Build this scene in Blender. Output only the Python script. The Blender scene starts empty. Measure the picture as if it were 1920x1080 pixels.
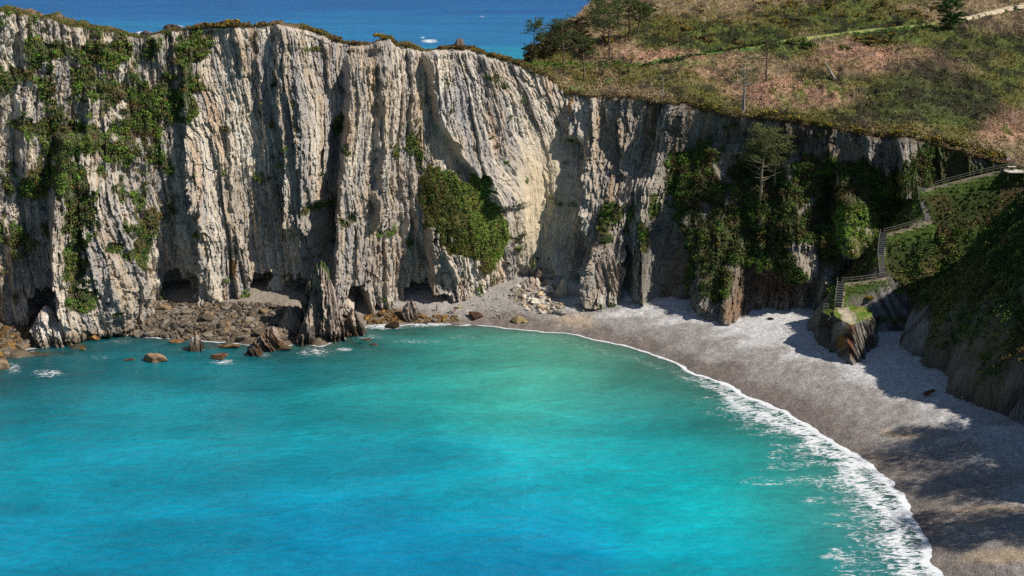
import bpy, bmesh, math, random
import numpy as np
R = math.radians
scene = bpy.context.scene
col = scene.collection

# ------------------------------------------------------------------ camera, sky, sun, exposure
FPX, PITCH, CAMH = 2400.0, R(15.6), 84.0
CP, SP = math.cos(PITCH), math.sin(PITCH)
cam_d = bpy.data.cameras.new('camera'); cam = bpy.data.objects.new('camera', cam_d); col.objects.link(cam)
cam_d.sensor_width = 36.0; cam_d.lens = 36.0*FPX/1920.0
cam_d.clip_start = 1.0; cam_d.clip_end = 60000.0
cam.location = (0, 0, CAMH); cam.rotation_euler = (R(90)-PITCH, 0, 0)
scene.camera = cam

SUN_EL = R(44.0)
SUN_AZ = (0.97, -0.24)            # plan direction towards the sun
_n = math.hypot(*SUN_AZ); SUN_AZ = (SUN_AZ[0]/_n, SUN_AZ[1]/_n)
world = bpy.data.worlds.new('World'); scene.world = world; world.use_nodes = True
wn = world.node_tree.nodes; wl = world.node_tree.links
sky = wn.new('ShaderNodeTexSky'); sky.sky_type = 'NISHITA'; sky.sun_disc = False
sky.sun_elevation = SUN_EL; sky.sun_rotation = math.atan2(SUN_AZ[0], SUN_AZ[1])
sky.air_density = 1.0; sky.dust_density = 0.2; sky.ozone_density = 3.0
wl.new(sky.outputs[0], wn['Background'].inputs[0]); wn['Background'].inputs[1].default_value = 0.057
sun_d = bpy.data.lights.new('sun', 'SUN'); sun_d.energy = 4.6; sun_d.angle = R(0.5); sun_d.color = (1.0, 0.94, 0.85)
sun = bpy.data.objects.new('sun', sun_d); col.objects.link(sun)
from mathutils import Vector, Matrix
sdir = Vector((SUN_AZ[0]*math.cos(SUN_EL), SUN_AZ[1]*math.cos(SUN_EL), math.sin(SUN_EL)))
sun.rotation_euler = sdir.to_track_quat('Z', 'Y').to_euler(); sun.location = (150, -40, 200)
scene.view_settings.view_transform = 'Standard'; scene.view_settings.look = 'None'
scene.view_settings.exposure = 0.25; scene.view_settings.gamma = 1.0
scene.cycles.max_bounces = 5; scene.cycles.diffuse_bounces = 2; scene.cycles.glossy_bounces = 2
scene.cycles.transparent_max_bounces = 6
scene.cycles.use_denoising = False

# ------------------------------------------------------------------ pixel of the photograph <-> world
def ray(px, py):
    xc = (np.asarray(px, float)-960.0)/FPX; yc = (540.0-np.asarray(py, float))/FPX
    dy = CP + yc*SP; dz = -SP + yc*CP
    return xc/dy, dz/dy                     # x per metre of Y, z per metre of Y
def W(px, py, Y):
    a, b = ray(px, py); return np.stack([a*Y, Y+0*a, CAMH+b*Y], -1)
def WV(px, py, Y): return Vector(W(px, py, Y).tolist())
def pix(x, y, z):
    dz = z-CAMH
    dc = y*CP - dz*SP; uc = y*SP + dz*CP
    return 960+FPX*x/dc, 540-FPX*uc/dc
def mpp(Y): return Y/FPX                    # metres per photo pixel, near enough

# ------------------------------------------------------------------ noise
def _h(ix, iy, iz, seed):
    h = (ix.astype(np.int64)*374761393 + iy.astype(np.int64)*668265263 + iz.astype(np.int64)*2147483647 + seed*1274126177) & 0xffffffff
    h = ((h ^ (h >> 13))*1274126177) & 0xffffffff
    h = ((h ^ (h >> 16))*2246822519) & 0xffffffff
    return ((h ^ (h >> 15)) & 0xffffff)/float(0xffffff)
def n2(x, y, seed=0):
    x = np.asarray(x, float); y = np.asarray(y, float); x, y = np.broadcast_arrays(x, y)
    ix = np.floor(x); iy = np.floor(y); fx = x-ix; fy = y-iy
    u = fx*fx*fx*(fx*(fx*6-15)+10); v = fy*fy*fy*(fy*(fy*6-15)+10); z = np.zeros_like(ix)
    a = _h(ix, iy, z, seed); b = _h(ix+1, iy, z, seed); c = _h(ix, iy+1, z, seed); d = _h(ix+1, iy+1, z, seed)
    return ((a*(1-u)+b*u)*(1-v)+(c*(1-u)+d*u)*v)*2-1
def n3(x, y, z, seed=0):
    x, y, z = np.broadcast_arrays(np.asarray(x, float), np.asarray(y, float), np.asarray(z, float))
    ix = np.floor(x); iy = np.floor(y); iz = np.floor(z); fx = x-ix; fy = y-iy; fz = z-iz
    u = fx*fx*(3-2*fx); v = fy*fy*(3-2*fy); w = fz*fz*(3-2*fz)
    def L(k):
        return (_h(ix, iy, iz+k, seed)*(1-u)+_h(ix+1, iy, iz+k, seed)*u)*(1-v)+(_h(ix, iy+1, iz+k, seed)*(1-u)+_h(ix+1, iy+1, iz+k, seed)*u)*v
    return (L(0)*(1-w)+L(1)*w)*2-1
def fbm(x, y, oct=4, seed=0, gain=0.5):
    s = 0; a = 1; t = 0
    for k in range(oct):
        s = s+a*n2(x*2**k+17.3*k, y*2**k-9.1*k, seed+k); t += a; a *= gain
    return s/t*1.5
def fbm3(p, f, oct=4, seed=0, gain=0.5):
    s = 0; a = 1; t = 0
    for k in range(oct):
        q = p*f*2**k+11.7*k; s = s+a*n3(q[..., 0], q[..., 1], q[..., 2], seed+k); t += a; a *= gain
    return s/t*1.5
def cell2(x, y, seed=0):
    """worley: distance to nearest (f1), second (f2), random value of the nearest cell"""
    ix = np.floor(x); iy = np.floor(y)
    f1 = np.full(x.shape, 9.0); f2 = np.full(x.shape, 9.0); val = np.zeros(x.shape); z = np.zeros_like(ix)
    for dx in (-1, 0, 1):
        for dy in (-1, 0, 1):
            cx = ix+dx; cy = iy+dy
            a = cx+_h(cx, cy, z, seed); b = cy+_h(cx, cy, z, seed+7)
            d = np.hypot(a-x, b-y); r = _h(cx, cy, z, seed+13)
            m = d < f1; f2 = np.where(m, f1, np.minimum(f2, d)); val = np.where(m, r, val); f1 = np.where(m, d, f1)
    return f1, f2, val
def sst(a, b, x):
    t = np.clip((x-a)/(b-a+1e-12), 0, 1); return t*t*(3-2*t)
def lerp(a, b, t): return a+(b-a)*t
def ik(keys, x):
    k = np.array(keys, float); return np.interp(x, k[:, 0], k[:, 1])
def srgb(r, g, b):
    c = np.array([r, g, b], float)/255.0
    return np.where(c <= 0.04045, c/12.92, ((c+0.055)/1.055)**2.4)

# ------------------------------------------------------------------ mesh and object helpers
def mesh_from(name, verts, faces, colr=None, smooth=False, attrs=None):
    """faces: (n,4) or (n,3) int array"""
    verts = np.asarray(verts, np.float32).reshape(-1, 3); faces = np.asarray(faces, np.int32)
    me = bpy.data.meshes.new(name); k = faces.shape[1]; nf = len(faces)
    me.vertices.add(len(verts)); me.vertices.foreach_set('co', verts.ravel())
    me.loops.add(nf*k); me.loops.foreach_set('vertex_index', faces.ravel())
    me.polygons.add(nf); me.polygons.foreach_set('loop_start', np.arange(0, nf*k, k, dtype=np.int32))
    me.polygons.foreach_set('loop_total', np.full(nf, k, np.int32))
    me.polygons.foreach_set('use_smooth', np.full(nf, smooth))
    me.update(calc_edges=True)
    if colr is not None:
        c = np.ones((len(verts), 4), np.float32); c[:, :3] = np.asarray(colr, np.float32).reshape(-1, 3) if np.ndim(colr) > 1 else np.asarray(colr)
        a = me.attributes.new('Col', 'FLOAT_COLOR', 'POINT'); a.data.foreach_set('color', c.ravel())
    for n_, v in (attrs or {}).items():
        a = me.attributes.new(n_, 'FLOAT', 'POINT'); a.data.foreach_set('value', np.asarray(v, np.float32).ravel())
    return me
def gridfaces(nr, nc, close=False):
    i = np.arange(nr-1)[:, None]; j = np.arange(nc if close else nc-1)[None, :]; j2 = (j+1) % nc
    return np.stack([i*nc+j, i*nc+j2, (i+1)*nc+j2, (i+1)*nc+j], -1).reshape(-1, 4)
def join_np(parts):
    """parts: list of (verts, quadfaces, col)"""
    V = []; F = []; C = []; o = 0
    for v, f, c in parts:
        v = np.asarray(v, float).reshape(-1, 3); V.append(v); F.append(np.asarray(f)+o); o += len(v)
        c = np.asarray(c, float); C.append(np.tile(c, (len(v), 1)) if c.ndim == 1 else c.reshape(-1, 3))
    return np.concatenate(V), np.concatenate(F), np.concatenate(C)
def obj(name, me, mat=None, parent=None, loc=(0, 0, 0)):
    o = bpy.data.objects.new(name, me); col.objects.link(o); o.location = loc
    if mat is not None and me is not None and not me.materials: me.materials.append(mat)
    if parent is not None: o.parent = parent
    return o
def tag(o, label=None, cat=None, group=None, kind=None):
    if label: o['label'] = label
    if cat: o['category'] = cat
    if group: o['group'] = group
    if kind: o['kind'] = kind
    return o
def empty(name, loc=(0, 0, 0), rz=0):
    o = bpy.data.objects.new(name, None); col.objects.link(o); o.location = loc; o.rotation_euler = (0, 0, rz); o.empty_display_size = 0.5
    return o
def copy_tree(o, parent=None):
    c = o.copy(); col.objects.link(c); c.parent = parent
    for ch in list(o.children): copy_tree(ch, c)
    return c
def box_np(c, s, colr, rz=0.0):
    x, y, z = s[0]/2, s[1]/2, s[2]/2
    v = np.array([[-x, -y, -z], [x, -y, -z], [x, y, -z], [-x, y, -z], [-x, -y, z], [x, -y, z], [x, y, z], [-x, y, z]])
    ca, sa = math.cos(rz), math.sin(rz); v = np.stack([v[:, 0]*ca-v[:, 1]*sa, v[:, 0]*sa+v[:, 1]*ca, v[:, 2]], -1)+np.array(c)
    f = np.array([[0, 3, 2, 1], [4, 5, 6, 7], [0, 1, 5, 4], [1, 2, 6, 5], [2, 3, 7, 6], [3, 0, 4, 7]])
    return v, f, np.array(colr)
def tube_np(pts, rad, colr, n=6):
    pts = np.asarray(pts, float); m = len(pts); rad = np.broadcast_to(np.asarray(rad, float), (m,))
    d = np.gradient(pts, axis=0); d /= np.linalg.norm(d, axis=1, keepdims=True)+1e-9
    ref = np.where(np.abs(d[:, 2:3]) > 0.9, np.array([[1.0, 0, 0]]), np.array([[0, 0, 1.0]]))
    a = np.cross(d, ref); a /= np.linalg.norm(a, axis=1, keepdims=True)+1e-9; b = np.cross(d, a)
    th = np.arange(n)/n*2*np.pi
    v = pts[:, None]+rad[:, None, None]*(a[:, None]*np.cos(th)[None, :, None]+b[:, None]*np.sin(th)[None, :, None])
    v = v.reshape(-1, 3); f = gridfaces(m, n, True)
    o = len(v); v = np.concatenate([v, pts[:1], pts[-1:]])
    caps = [[o, (k+1) % n, k, k] for k in range(0)]
    j = np.arange(n); j2 = (j+1) % n
    c1 = np.stack([j2, j, np.full(n, o), np.full(n, o)], -1); base = (m-1)*n
    # quads with a doubled corner are avoided: close each end by pairs
    q = []
    for e, off in ((o, 0), (o+1, base)):
        for k in range(0, n, 2): q.append([e, off+k, off+(k+1) % n, off+(k+2) % n])
    return v, np.concatenate([f, np.array(q)]), np.array(colr)

# ------------------------------------------------------------------ materials
def new_mat(name):
    m = bpy.data.materials.new(name); m.use_nodes = True; return m, m.node_tree.nodes, m.node_tree.links
def attr_col(N): a = N.new('ShaderNodeAttribute'); a.attribute_name = 'Col'; return a
def math_node(N, L, op, a, b=None, c=None, clamp=False):
    n = N.new('ShaderNodeMath'); n.operation = op; n.use_clamp = clamp
    for i, v in enumerate((a, b, c)):
        if v is None: continue
        if isinstance(v, (int, float)): n.inputs[i].default_value = v
        else: L.new(v, n.inputs[i])
    return n.outputs[0]
def maprange(N, L, v, a, b, c=0.0, d=1.0, smooth=True):
    n = N.new('ShaderNodeMapRange'); n.interpolation_type = 'SMOOTHSTEP' if smooth else 'LINEAR'
    L.new(v, n.inputs[0])
    for i, q in enumerate((a, b, c, d)): n.inputs[i+1].default_value = q
    return n.outputs[0]
def coords(N, L, scale=(1, 1, 1), rot=(0, 0, 0)):
    g = N.new('ShaderNodeNewGeometry'); m = N.new('ShaderNodeMapping'); L.new(g.outputs['Position'], m.inputs[0])
    m.inputs['Scale'].default_value = scale; m.inputs['Rotation'].default_value = rot; return m.outputs[0]
def noise(N, L, vec, scale, detail=4, rough=0.55, dist=0.0):
    n = N.new('ShaderNodeTexNoise'); L.new(vec, n.inputs['Vector']); n.inputs['Scale'].default_value = scale
    n.inputs['Detail'].default_value = detail; n.inputs['Roughness'].default_value = rough; n.inputs['Distortion'].default_value = dist
    return n.outputs[0]
def mixcol(N, L, fac, a, b, mode='MIX'):
    n = N.new('ShaderNodeMix'); n.data_type = 'RGBA'; n.blend_type = mode
    for s, v in ((0, fac), (6, a), (7, b)):
        if isinstance(v, (int, float)): n.inputs[s].default_value = v
        elif isinstance(v, tuple): n.inputs[s].default_value = v
        else: L.new(v, n.inputs[s])
    return n.outputs[2]
def bump(N, L, h, strength, dist, prev=None):
    b = N.new('ShaderNodeBump'); b.inputs['Strength'].default_value = strength; b.inputs['Distance'].default_value = dist
    L.new(h, b.inputs['Height'])
    if prev is not None: L.new(prev, b.inputs['Normal'])
    return b.outputs[0]

def mat_vcol(name, rough=0.9, nscale=2.0, amp=0.25, bstr=0.6, bdist=0.25, vec_scale=(1, 1, 1), spec=0.2):
    """vertex colour of the surface broken up by procedural grain, with a bump of the same grain"""
    m, N, L = new_mat(name); p = N['Principled BSDF']; a = attr_col(N)
    v = coords(N, L, vec_scale); t = noise(N, L, v, nscale, 6, 0.65)
    k = maprange(N, L, t, 0.25, 0.75, 1-amp, 1+amp, False)
    cc = N.new('ShaderNodeVectorMath'); cc.operation = 'SCALE'; L.new(a.outputs['Color'], cc.inputs[0]); L.new(k, cc.inputs['Scale'])
    L.new(cc.outputs[0], p.inputs['Base Color']); p.inputs['Roughness'].default_value = rough
    p.inputs['Specular IOR Level'].default_value = spec
    if bstr > 0: L.new(bump(N, L, t, bstr, bdist), p.inputs['Normal'])
    return m
def make_rock():
    m, N, L = new_mat('layered_rock'); p = N['Principled BSDF']; a = attr_col(N)
    v = coords(N, L, (1, 1, .3)); t1 = noise(N, L, v, 1.5, 7, .72); vo = N.new('ShaderNodeTexVoronoi'); vo.feature = 'DISTANCE_TO_EDGE'
    wv_ = N.new('ShaderNodeVectorMath'); wv_.operation = 'MULTIPLY_ADD'; L.new(coords(N, L, (1, 1, .35)), wv_.inputs[0]); wv_.inputs[1].default_value = (1, 1, 1); ns = N.new('ShaderNodeTexNoise'); ns.inputs['Scale'].default_value = 1.0; L.new(v, ns.inputs['Vector']); L.new(ns.outputs['Color'], wv_.inputs[2])
    L.new(wv_.outputs[0], vo.inputs['Vector']); vo.inputs['Scale'].default_value = 1.6
    ck = maprange(N, L, vo.outputs['Distance'], 0.0, 0.09, 0.0, 1.0); k = math_node(N, L, 'MULTIPLY', maprange(N, L, t1, .25, .75, .78, 1.22, False), maprange(N, L, ck, 0, 1, .85, 1.02))
    cc = N.new('ShaderNodeVectorMath'); cc.operation = 'SCALE'; L.new(a.outputs['Color'], cc.inputs[0]); L.new(k, cc.inputs['Scale']); L.new(cc.outputs[0], p.inputs['Base Color'])
    p.inputs['Roughness'].default_value = .93; p.inputs['Specular IOR Level'].default_value = .15
    b1 = bump(N, L, t1, .8, .4); L.new(bump(N, L, ck, .45, .15, b1), p.inputs['Normal']); return m
M_rock = make_rock()
M_boulder = mat_vcol('boulder_rock', 0.9, 1.6, 0.35, 0.8, 0.3)
M_soil = mat_vcol('heath_soil', 0.95, 1.2, 0.4, 0.7, 0.5)
M_leaf = mat_vcol('leaves', 0.75, 3.0, 0.2, 0.0, 0.1)
M_bark = mat_vcol('bark', 0.9, 4.0, 0.3, 0.4, 0.05, (1, 1, 0.3))
M_wood = mat_vcol('weathered_wood', 0.85, 5.0, 0.2, 0.3, 0.02)
M_paint = mat_vcol('painted_metal', 0.5, 5.0, 0.05, 0.0, 0.02)
M_cloth = mat_vcol('cloth_and_skin', 0.8, 6.0, 0.1, 0.0, 0.02)

def make_beach_mat():
    m, N, L = new_mat('pebbles'); p = N['Principled BSDF']; a = attr_col(N)
    v = coords(N, L)
    vo = N.new('ShaderNodeTexVoronoi'); L.new(v, vo.inputs['Vector']); vo.inputs['Scale'].default_value = 4.0
    sep = N.new('ShaderNodeSeparateColor'); L.new(vo.outputs['Color'], sep.inputs[0])
    k1 = maprange(N, L, sep.outputs[0], 0, 1, 0.7, 1.3, False)
    n1 = noise(N, L, v, 1.1, 5, 0.7); k2 = maprange(N, L, n1, 0.3, 0.7, 0.8, 1.2, False)
    k = math_node(N, L, 'MULTIPLY', k1, k2)
    cc = N.new('ShaderNodeVectorMath'); cc.operation = 'SCALE'; L.new(a.outputs['Color'], cc.inputs[0]); L.new(k, cc.inputs['Scale'])
    L.new(cc.outputs[0], p.inputs['Base Color']); p.inputs['Roughness'].default_value = 0.85; p.inputs['Specular IOR Level'].default_value = 0.25
    b1 = bump(N, L, vo.outputs['Distance'], 0.6, -0.12); L.new(bump(N, L, n1, 0.5, 0.4, b1), p.inputs['Normal'])
    return m
M_beach = make_beach_mat()

def make_bay_mat():
    m, N, L = new_mat('bay_water'); p = N['Principled BSDF']; out = N['Material Output']; a = attr_col(N)
    v = coords(N, L)
    def A(n): q = N.new('ShaderNodeAttribute'); q.attribute_name = n; return q.outputs['Fac']
    sd, fw, op, rk = A('sd'), A('fw'), A('op'), A('rk')
    # wavelets
    vs = coords(N, L, (0.45, 1.0, 1.0), (0, 0, R(8)))
    w1 = noise(N, L, vs, 0.9, 5, 0.62, 0.4); w2 = noise(N, L, vs, 0.16, 3, 0.5, 0.6)
    hb = math_node(N, L, 'MULTIPLY_ADD', w2, 2.6, w1)
    nb = bump(N, L, hb, 0.55, 0.55)
    # foam: its density is an attribute; the lace comes from noise drawn out along the crests
    vf = coords(N, L, (0.4, 1.0, 1.0), (0, 0, R(-8)))
    f1 = noise(N, L, vf, 0.55, 7, 0.7, 1.4); f3 = noise(N, L, vf, 2.4, 5, 0.7, 0.6)
    ridg = math_node(N, L, 'SUBTRACT', 1.0, math_node(N, L, 'MULTIPLY', math_node(N, L, 'ABSOLUTE', math_node(N, L, 'SUBTRACT', f1, 0.5)), 7.0))
    fine = math_node(N, L, 'ADD', math_node(N, L, 'MULTIPLY', ridg, 0.5), math_node(N, L, 'MULTIPLY', math_node(N, L, 'SUBTRACT', f3, 0.28), 1.1))
    foam = maprange(N, L, math_node(N, L, 'ADD', fine, rk), 0.89, 1.17, 0.0, 1.0)
    edge = maprange(N, L, math_node(N, L, 'SUBTRACT', sd, math_node(N, L, 'MULTIPLY', f3, math_node(N, L, 'MULTIPLY_ADD', fw, 1.5, 0.5))), -0.1, 0.8, 1.0, 0.0)
    foam = math_node(N, L, 'MAXIMUM', foam, edge, clamp=True)
    # colour
    patch = noise(N, L, coords(N, L, (0.5, 1, 1), (0, 0, R(15))), 0.07, 4, 0.6, 0.5)
    k = math_node(N, L, 'MULTIPLY', maprange(N, L, patch, 0.3, 0.7, 0.72, 1.24, False), maprange(N, L, w1, 0.3, 0.7, 0.86, 1.14, False))
    cc = N.new('ShaderNodeVectorMath'); cc.operation = 'SCALE'; L.new(a.outputs['Color'], cc.inputs[0]); L.new(k, cc.inputs['Scale'])
    base = mixcol(N, L, foam, cc.outputs[0], (0.74, 0.76, 0.78, 1))
    L.new(base, p.inputs['Base Color']); L.new(maprange(N, L, foam, 0, 1, 0.16, 0.8), p.inputs['Roughness'])
    p.inputs['IOR'].default_value = 1.33; p.inputs['Specular IOR Level'].default_value = 0.3; L.new(nb, p.inputs['Normal'])
    tr = N.new('ShaderNodeBsdfTransparent'); tr.inputs[0].default_value = (0.72, 0.85, 0.83, 1)
    ms = N.new('ShaderNodeMixShader'); L.new(math_node(N, L, 'MAXIMUM', op, foam, clamp=True), ms.inputs[0]); L.new(tr.outputs[0], ms.inputs[1]); L.new(p.outputs[0], ms.inputs[2])
    L.new(ms.outputs[0], out.inputs['Surface'])
    return m
M_bay = make_bay_mat()
def make_sea_mat():
    m, N, L = new_mat('open_sea_water'); p = N['Principled BSDF']; a = attr_col(N)
    vs = coords(N, L, (0.35, 1.0, 1.0), (0, 0, R(-5)))
    w1 = noise(N, L, vs, 0.22, 6, 0.68, 0.6); w0 = noise(N, L, vs, 0.02, 4, 0.55, 0.3)
    k = math_node(N, L, 'MULTIPLY', maprange(N, L, w1, 0.3, 0.7, 0.72, 1.28, False), maprange(N, L, w0, 0.3, 0.7, 0.85, 1.15, False))
    cc = N.new('ShaderNodeVectorMath'); cc.operation = 'SCALE'; L.new(a.outputs['Color'], cc.inputs[0]); L.new(k, cc.inputs['Scale'])
    q = N.new('ShaderNodeAttribute'); q.attribute_name = 'rk'
    f3 = noise(N, L, coords(N, L, (0.35, 1, 1)), 0.3, 6, 0.7, 0.8)
    fo = maprange(N, L, math_node(N, L, 'ADD', f3, math_node(N, L, 'MULTIPLY', q.outputs['Fac'], 0.42)), 0.74, 0.84, 0.0, 1.0)
    fo = math_node(N, L, 'MULTIPLY', fo, maprange(N, L, q.outputs['Fac'], 0.02, 0.2, 0, 1))
    wc = maprange(N, L, noise(N, L, coords(N, L, (0.12, 0.5, 1)), 0.35, 5, 0.75), 0.745, 0.77, 0.0, 0.8)
    fo = math_node(N, L, 'MAXIMUM', fo, wc)
    L.new(mixcol(N, L, fo, cc.outputs[0], (0.8, 0.82, 0.85, 1)), p.inputs['Base Color'])
    L.new(maprange(N, L, fo, 0, 1, 0.34, 0.9), p.inputs['Roughness']); p.inputs['IOR'].default_value = 1.33; p.inputs['Specular IOR Level'].default_value = 0.3
    L.new(bump(N, L, w1, 0.8, 2.2), p.inputs['Normal'])
    return m
M_sea = make_sea_mat()

# ------------------------------------------------------------------ shore line and beach surface
SHORE = [(-330, 820), (-200, 760), (-60, 700), (0, 672), (45, 656), (75, 652), (140, 640), (175, 627), (230, 630), (330, 636), (430, 641), (500, 655), (560, 646), (600, 648),
         (660, 626), (700, 610), (760, 607), (830, 606), (900, 609), (1000, 619), (1080, 628), (1140, 640), (1215, 662), (1290, 690), (1360, 716), (1420, 745), (1480, 773), (1530, 800),
         (1580, 832), (1620, 862), (1660, 896), (1690, 930), (1722, 975), (1740, 1010), (1745, 1050), (1790, 1085), (1850, 1180), (1900, 1300)]
def _z0(px, py):
    a, b = ray(px, py); Y = -CAMH/b; return (float(a*Y), float(Y))
SH = np.array([_z0(*p) for p in SHORE])
SH = np.concatenate([[[-420, 150]], SH, [[60, 60]]])
def shore_sd(x, y):
    """signed distance to the shore line, positive inland"""
    x = np.asarray(x, float); y = np.asarray(y, float); best = np.full(x.shape, 1e9)
    for (ax, ay), (bx, by) in zip(SH[:-1], SH[1:]):
        dx, dy = bx-ax, by-ay; t = np.clip(((x-ax)*dx+(y-ay)*dy)/(dx*dx+dy*dy), 0, 1)
        best = np.minimum(best, np.hypot(x-ax-t*dx, y-ay-t*dy))
    inside = np.zeros(x.shape, bool)          # polygon of the water
    poly = np.concatenate([SH, [[60, -200], [-420, -200]]])
    for (ax, ay), (bx, by) in zip(poly, np.roll(poly, -1, axis=0)):
        c = ((ay > y) != (by > y)) & (x < (bx-ax)*(y-ay)/((by-ay)+1e-12)+ax); inside ^= c
    return np.where(inside, -best, best)
def cusp(x, y):
    return 0.9*n2(x*0.16, y*0.16, 5)+0.45*n2(x*0.45, y*0.45, 6)+0.2*n2(x*1.1, y*1.1, 8)
def ground_z(x, y, sd=None, detail=True):
    if sd is None: sd = shore_sd(x, y)
    d = sd + (cusp(x, y) if detail else 0)*sst(25, 5, np.abs(sd))
    up = 8.2*(1-np.exp(-np.maximum(d, 0)/24.0)); dn = 9*(1-np.exp(np.minimum(d, 0)/45.0))
    z = up-dn
    if detail:
        z = z+0.16*sst(1, 8, d)*fbm(x*0.12, y*0.3, 3, 21) + 0.10*sst(1, 5, d)*n2(x*0.8, y*0.8, 23)
        # seabed rocks off the left shore
        rk = sst(0.1, 0.6, fbm(x*0.14, y*0.22, 4, 31))*sst(10, -35, x)*sst(-26, -2, sd)
        z = z+rk*1.1*(sd < 2)
    return z
def hit_ground(px, py):
    """point where the photo pixel's ray meets the beach"""
    px = np.atleast_1d(np.asarray(px, float)); py = np.atleast_1d(np.asarray(py, float)); a, b = ray(px, py)
    Y = -(CAMH-3)/b
    for _ in range(14):
        z = ground_z(a*Y, Y, detail=False); Y = 0.5*Y+0.5*(z-CAMH)/b
    return Y
def GP(px, py, lift=0.0):
    Y = float(hit_ground(px, py)[0]); v = WV(px, py, Y); v.z += lift; return v

gx = np.arange(-175, 112, 0.45); gy = np.arange(110, 305, 0.45); GX, GY = np.meshgrid(gx, gy)
SD = shore_sd(GX, GY); GZ = ground_z(GX, GY, SD)
PX, PY = pix(GX, GY, GZ)
def blob(px, py, cx, cy, rx, ry, soft=0.5):
    return sst(1.0, 1-soft, np.hypot((px-cx)/rx, (py-cy)/ry))
n_a = fbm(GX*0.07, GY*0.16, 4, 41); n_b = fbm(GX*0.3, GY*0.5, 4, 47)
light = np.array([0.56, 0.545, 0.535]); grey = np.array([0.32, 0.295, 0.272]); wet = np.array([0.205, 0.170, 0.148]); tan = np.array([0.42, 0.32, 0.22]); brown = np.array([0.14, 0.105, 0.07])
f_light = sst(10.5, 18, SD+5.0*n_a+3*n_b)*sst(960, 1090, PX)*sst(1120, 700, PY+60*n_a)
f_grey = sst(1.5, 7.5, SD+2.5*n_b+3*n_a)
GC = lerp(wet, grey, f_grey[..., None]); GC = lerp(GC, light, f_light[..., None])
band = sst(0.1, 0.55, fbm(GX*0.06+3, GY*0.11, 3, 52))*sst(1450, 1560, PX)*sst(740, 800, PY)*0.6
GC = lerp(GC, lerp(wet, grey, 0.3), band[..., None])
for (cx, cy, rx, ry, s) in ((1080, 603, 60, 14, .7), (1690, 812, 60, 14, .9), (1850, 958, 110, 16, .7), (1880, 1045, 110, 22, .9), (840, 560, 40, 14, .4), (1620, 870, 40, 20, .4), (1830, 985, 60, 14, .6)):
    GC = lerp(GC, tan, (blob(PX+18*n_b, PY+9*n_a, cx, cy, rx, ry, 0.7)*s)[..., None])
leftf = sst(700, 600, PX)
GC = lerp(GC, lerp(brown, np.array([0.26, 0.22, 0.175]), sst(606, 578, PY+6*n_b)[..., None]), (leftf*0.9)[..., None])
GC = lerp(GC, np.array([0.06, 0.055, 0.035]), (sst(0.5, -1.5, SD)*sst(1000, 700, PX)*sst(-0.3, 0.4, n_b))[..., None])
me = mesh_from('beach', np.stack([GX, GY, GZ], -1), gridfaces(*GX.shape), GC.reshape(-1, 3), True)
tag(obj('beach', me, M_beach), kind='structure')

# ------------------------------------------------------------------ bay water
bx = np.arange(-260, 96, 0.7); by = np.arange(90, 300, 0.7); BX, BY = np.meshgrid(bx, by)
SB = shore_sd(BX, BY); ZB = ground_z(BX, BY, SB); PBX, PBY = pix(BX, BY, 0*BX)
WC = [(-150, 800, 20, 120, 135), (0, 690, 28, 98, 112), (120, 690, 30, 100, 115), (0, 850, 12, 148, 175), (0, 1000, 14, 138, 174), (300, 690, 25, 110, 125), (300, 770, 30, 150, 168), (250, 860, 15, 140, 170), (300, 1000, 12, 143, 180),
      (450, 740, 25, 130, 150), (600, 700, 25, 120, 135), (650, 660, 45, 105, 108), (700, 750, 25, 165, 175), (700, 870, 18, 150, 180), (750, 640, 50, 112, 110), (800, 700, 50, 165, 165), (900, 640, 70, 140, 128), (950, 720, 62, 175, 165),
      (1000, 680, 75, 180, 160), (1020, 800, 45, 180, 185), (950, 900, 16, 165, 190), (1000, 1000, 10, 150, 190), (1000, 1075, 10, 128, 178), (700, 1000, 10, 138, 184), (350, 1075, 14, 136, 176), (1100, 650, 120, 160, 135), (1170, 700, 66, 165, 150),
      (1180, 780, 25, 150, 165), (1280, 740, 28, 125, 118), (1300, 800, 22, 145, 150), (1200, 900, 15, 180, 200), (1330, 920, 15, 190, 205), (1300, 1040, 15, 165, 190), (1450, 900, 30, 165, 165), (1500, 1000, 22, 155, 165), (1600, 1060, 35, 145, 155), (1450, 800, 60, 130, 120),
      (1560, 900, 75, 135, 128), (1650, 1000, 85, 125, 120), (1280, 710, 95, 130, 115)]
num = np.zeros(BX.shape+(3,)); den = np.zeros(BX.shape)
nwx = 30*fbm(BX*0.03, BY*0.05, 3, 61); nwy = 16*fbm(BX*0.03+9, BY*0.05, 3, 63)
for (cx, cy, r_, g_, b_) in WC:
    w = np.exp(-(((PBX+nwx-cx)/95)**2+((PBY+nwy-cy)/52)**2)*0.5)+1e-7/(1+((PBX-cx)/300)**2+((PBY-cy)/300)**2)
    num += w[..., None]*srgb(r_, g_, b_); den += w
BC = num/den[..., None]
depth = np.maximum(-ZB, 0)
op = 1-np.exp(-depth/1.15); op = lerp(0.12, 1.0, op); op = np.clip(op, 0, 0.985)
sdw = np.maximum(-(SB+cusp(BX, BY)*sst(25, 5, np.abs(SB))), -3)
fw = sst(1150, 1450, PBX)*0.85+0.15*sst(880, 1000, PBX); fw = fw*sst(860, 960, PBX)
rk = np.zeros(BX.shape)
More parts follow.
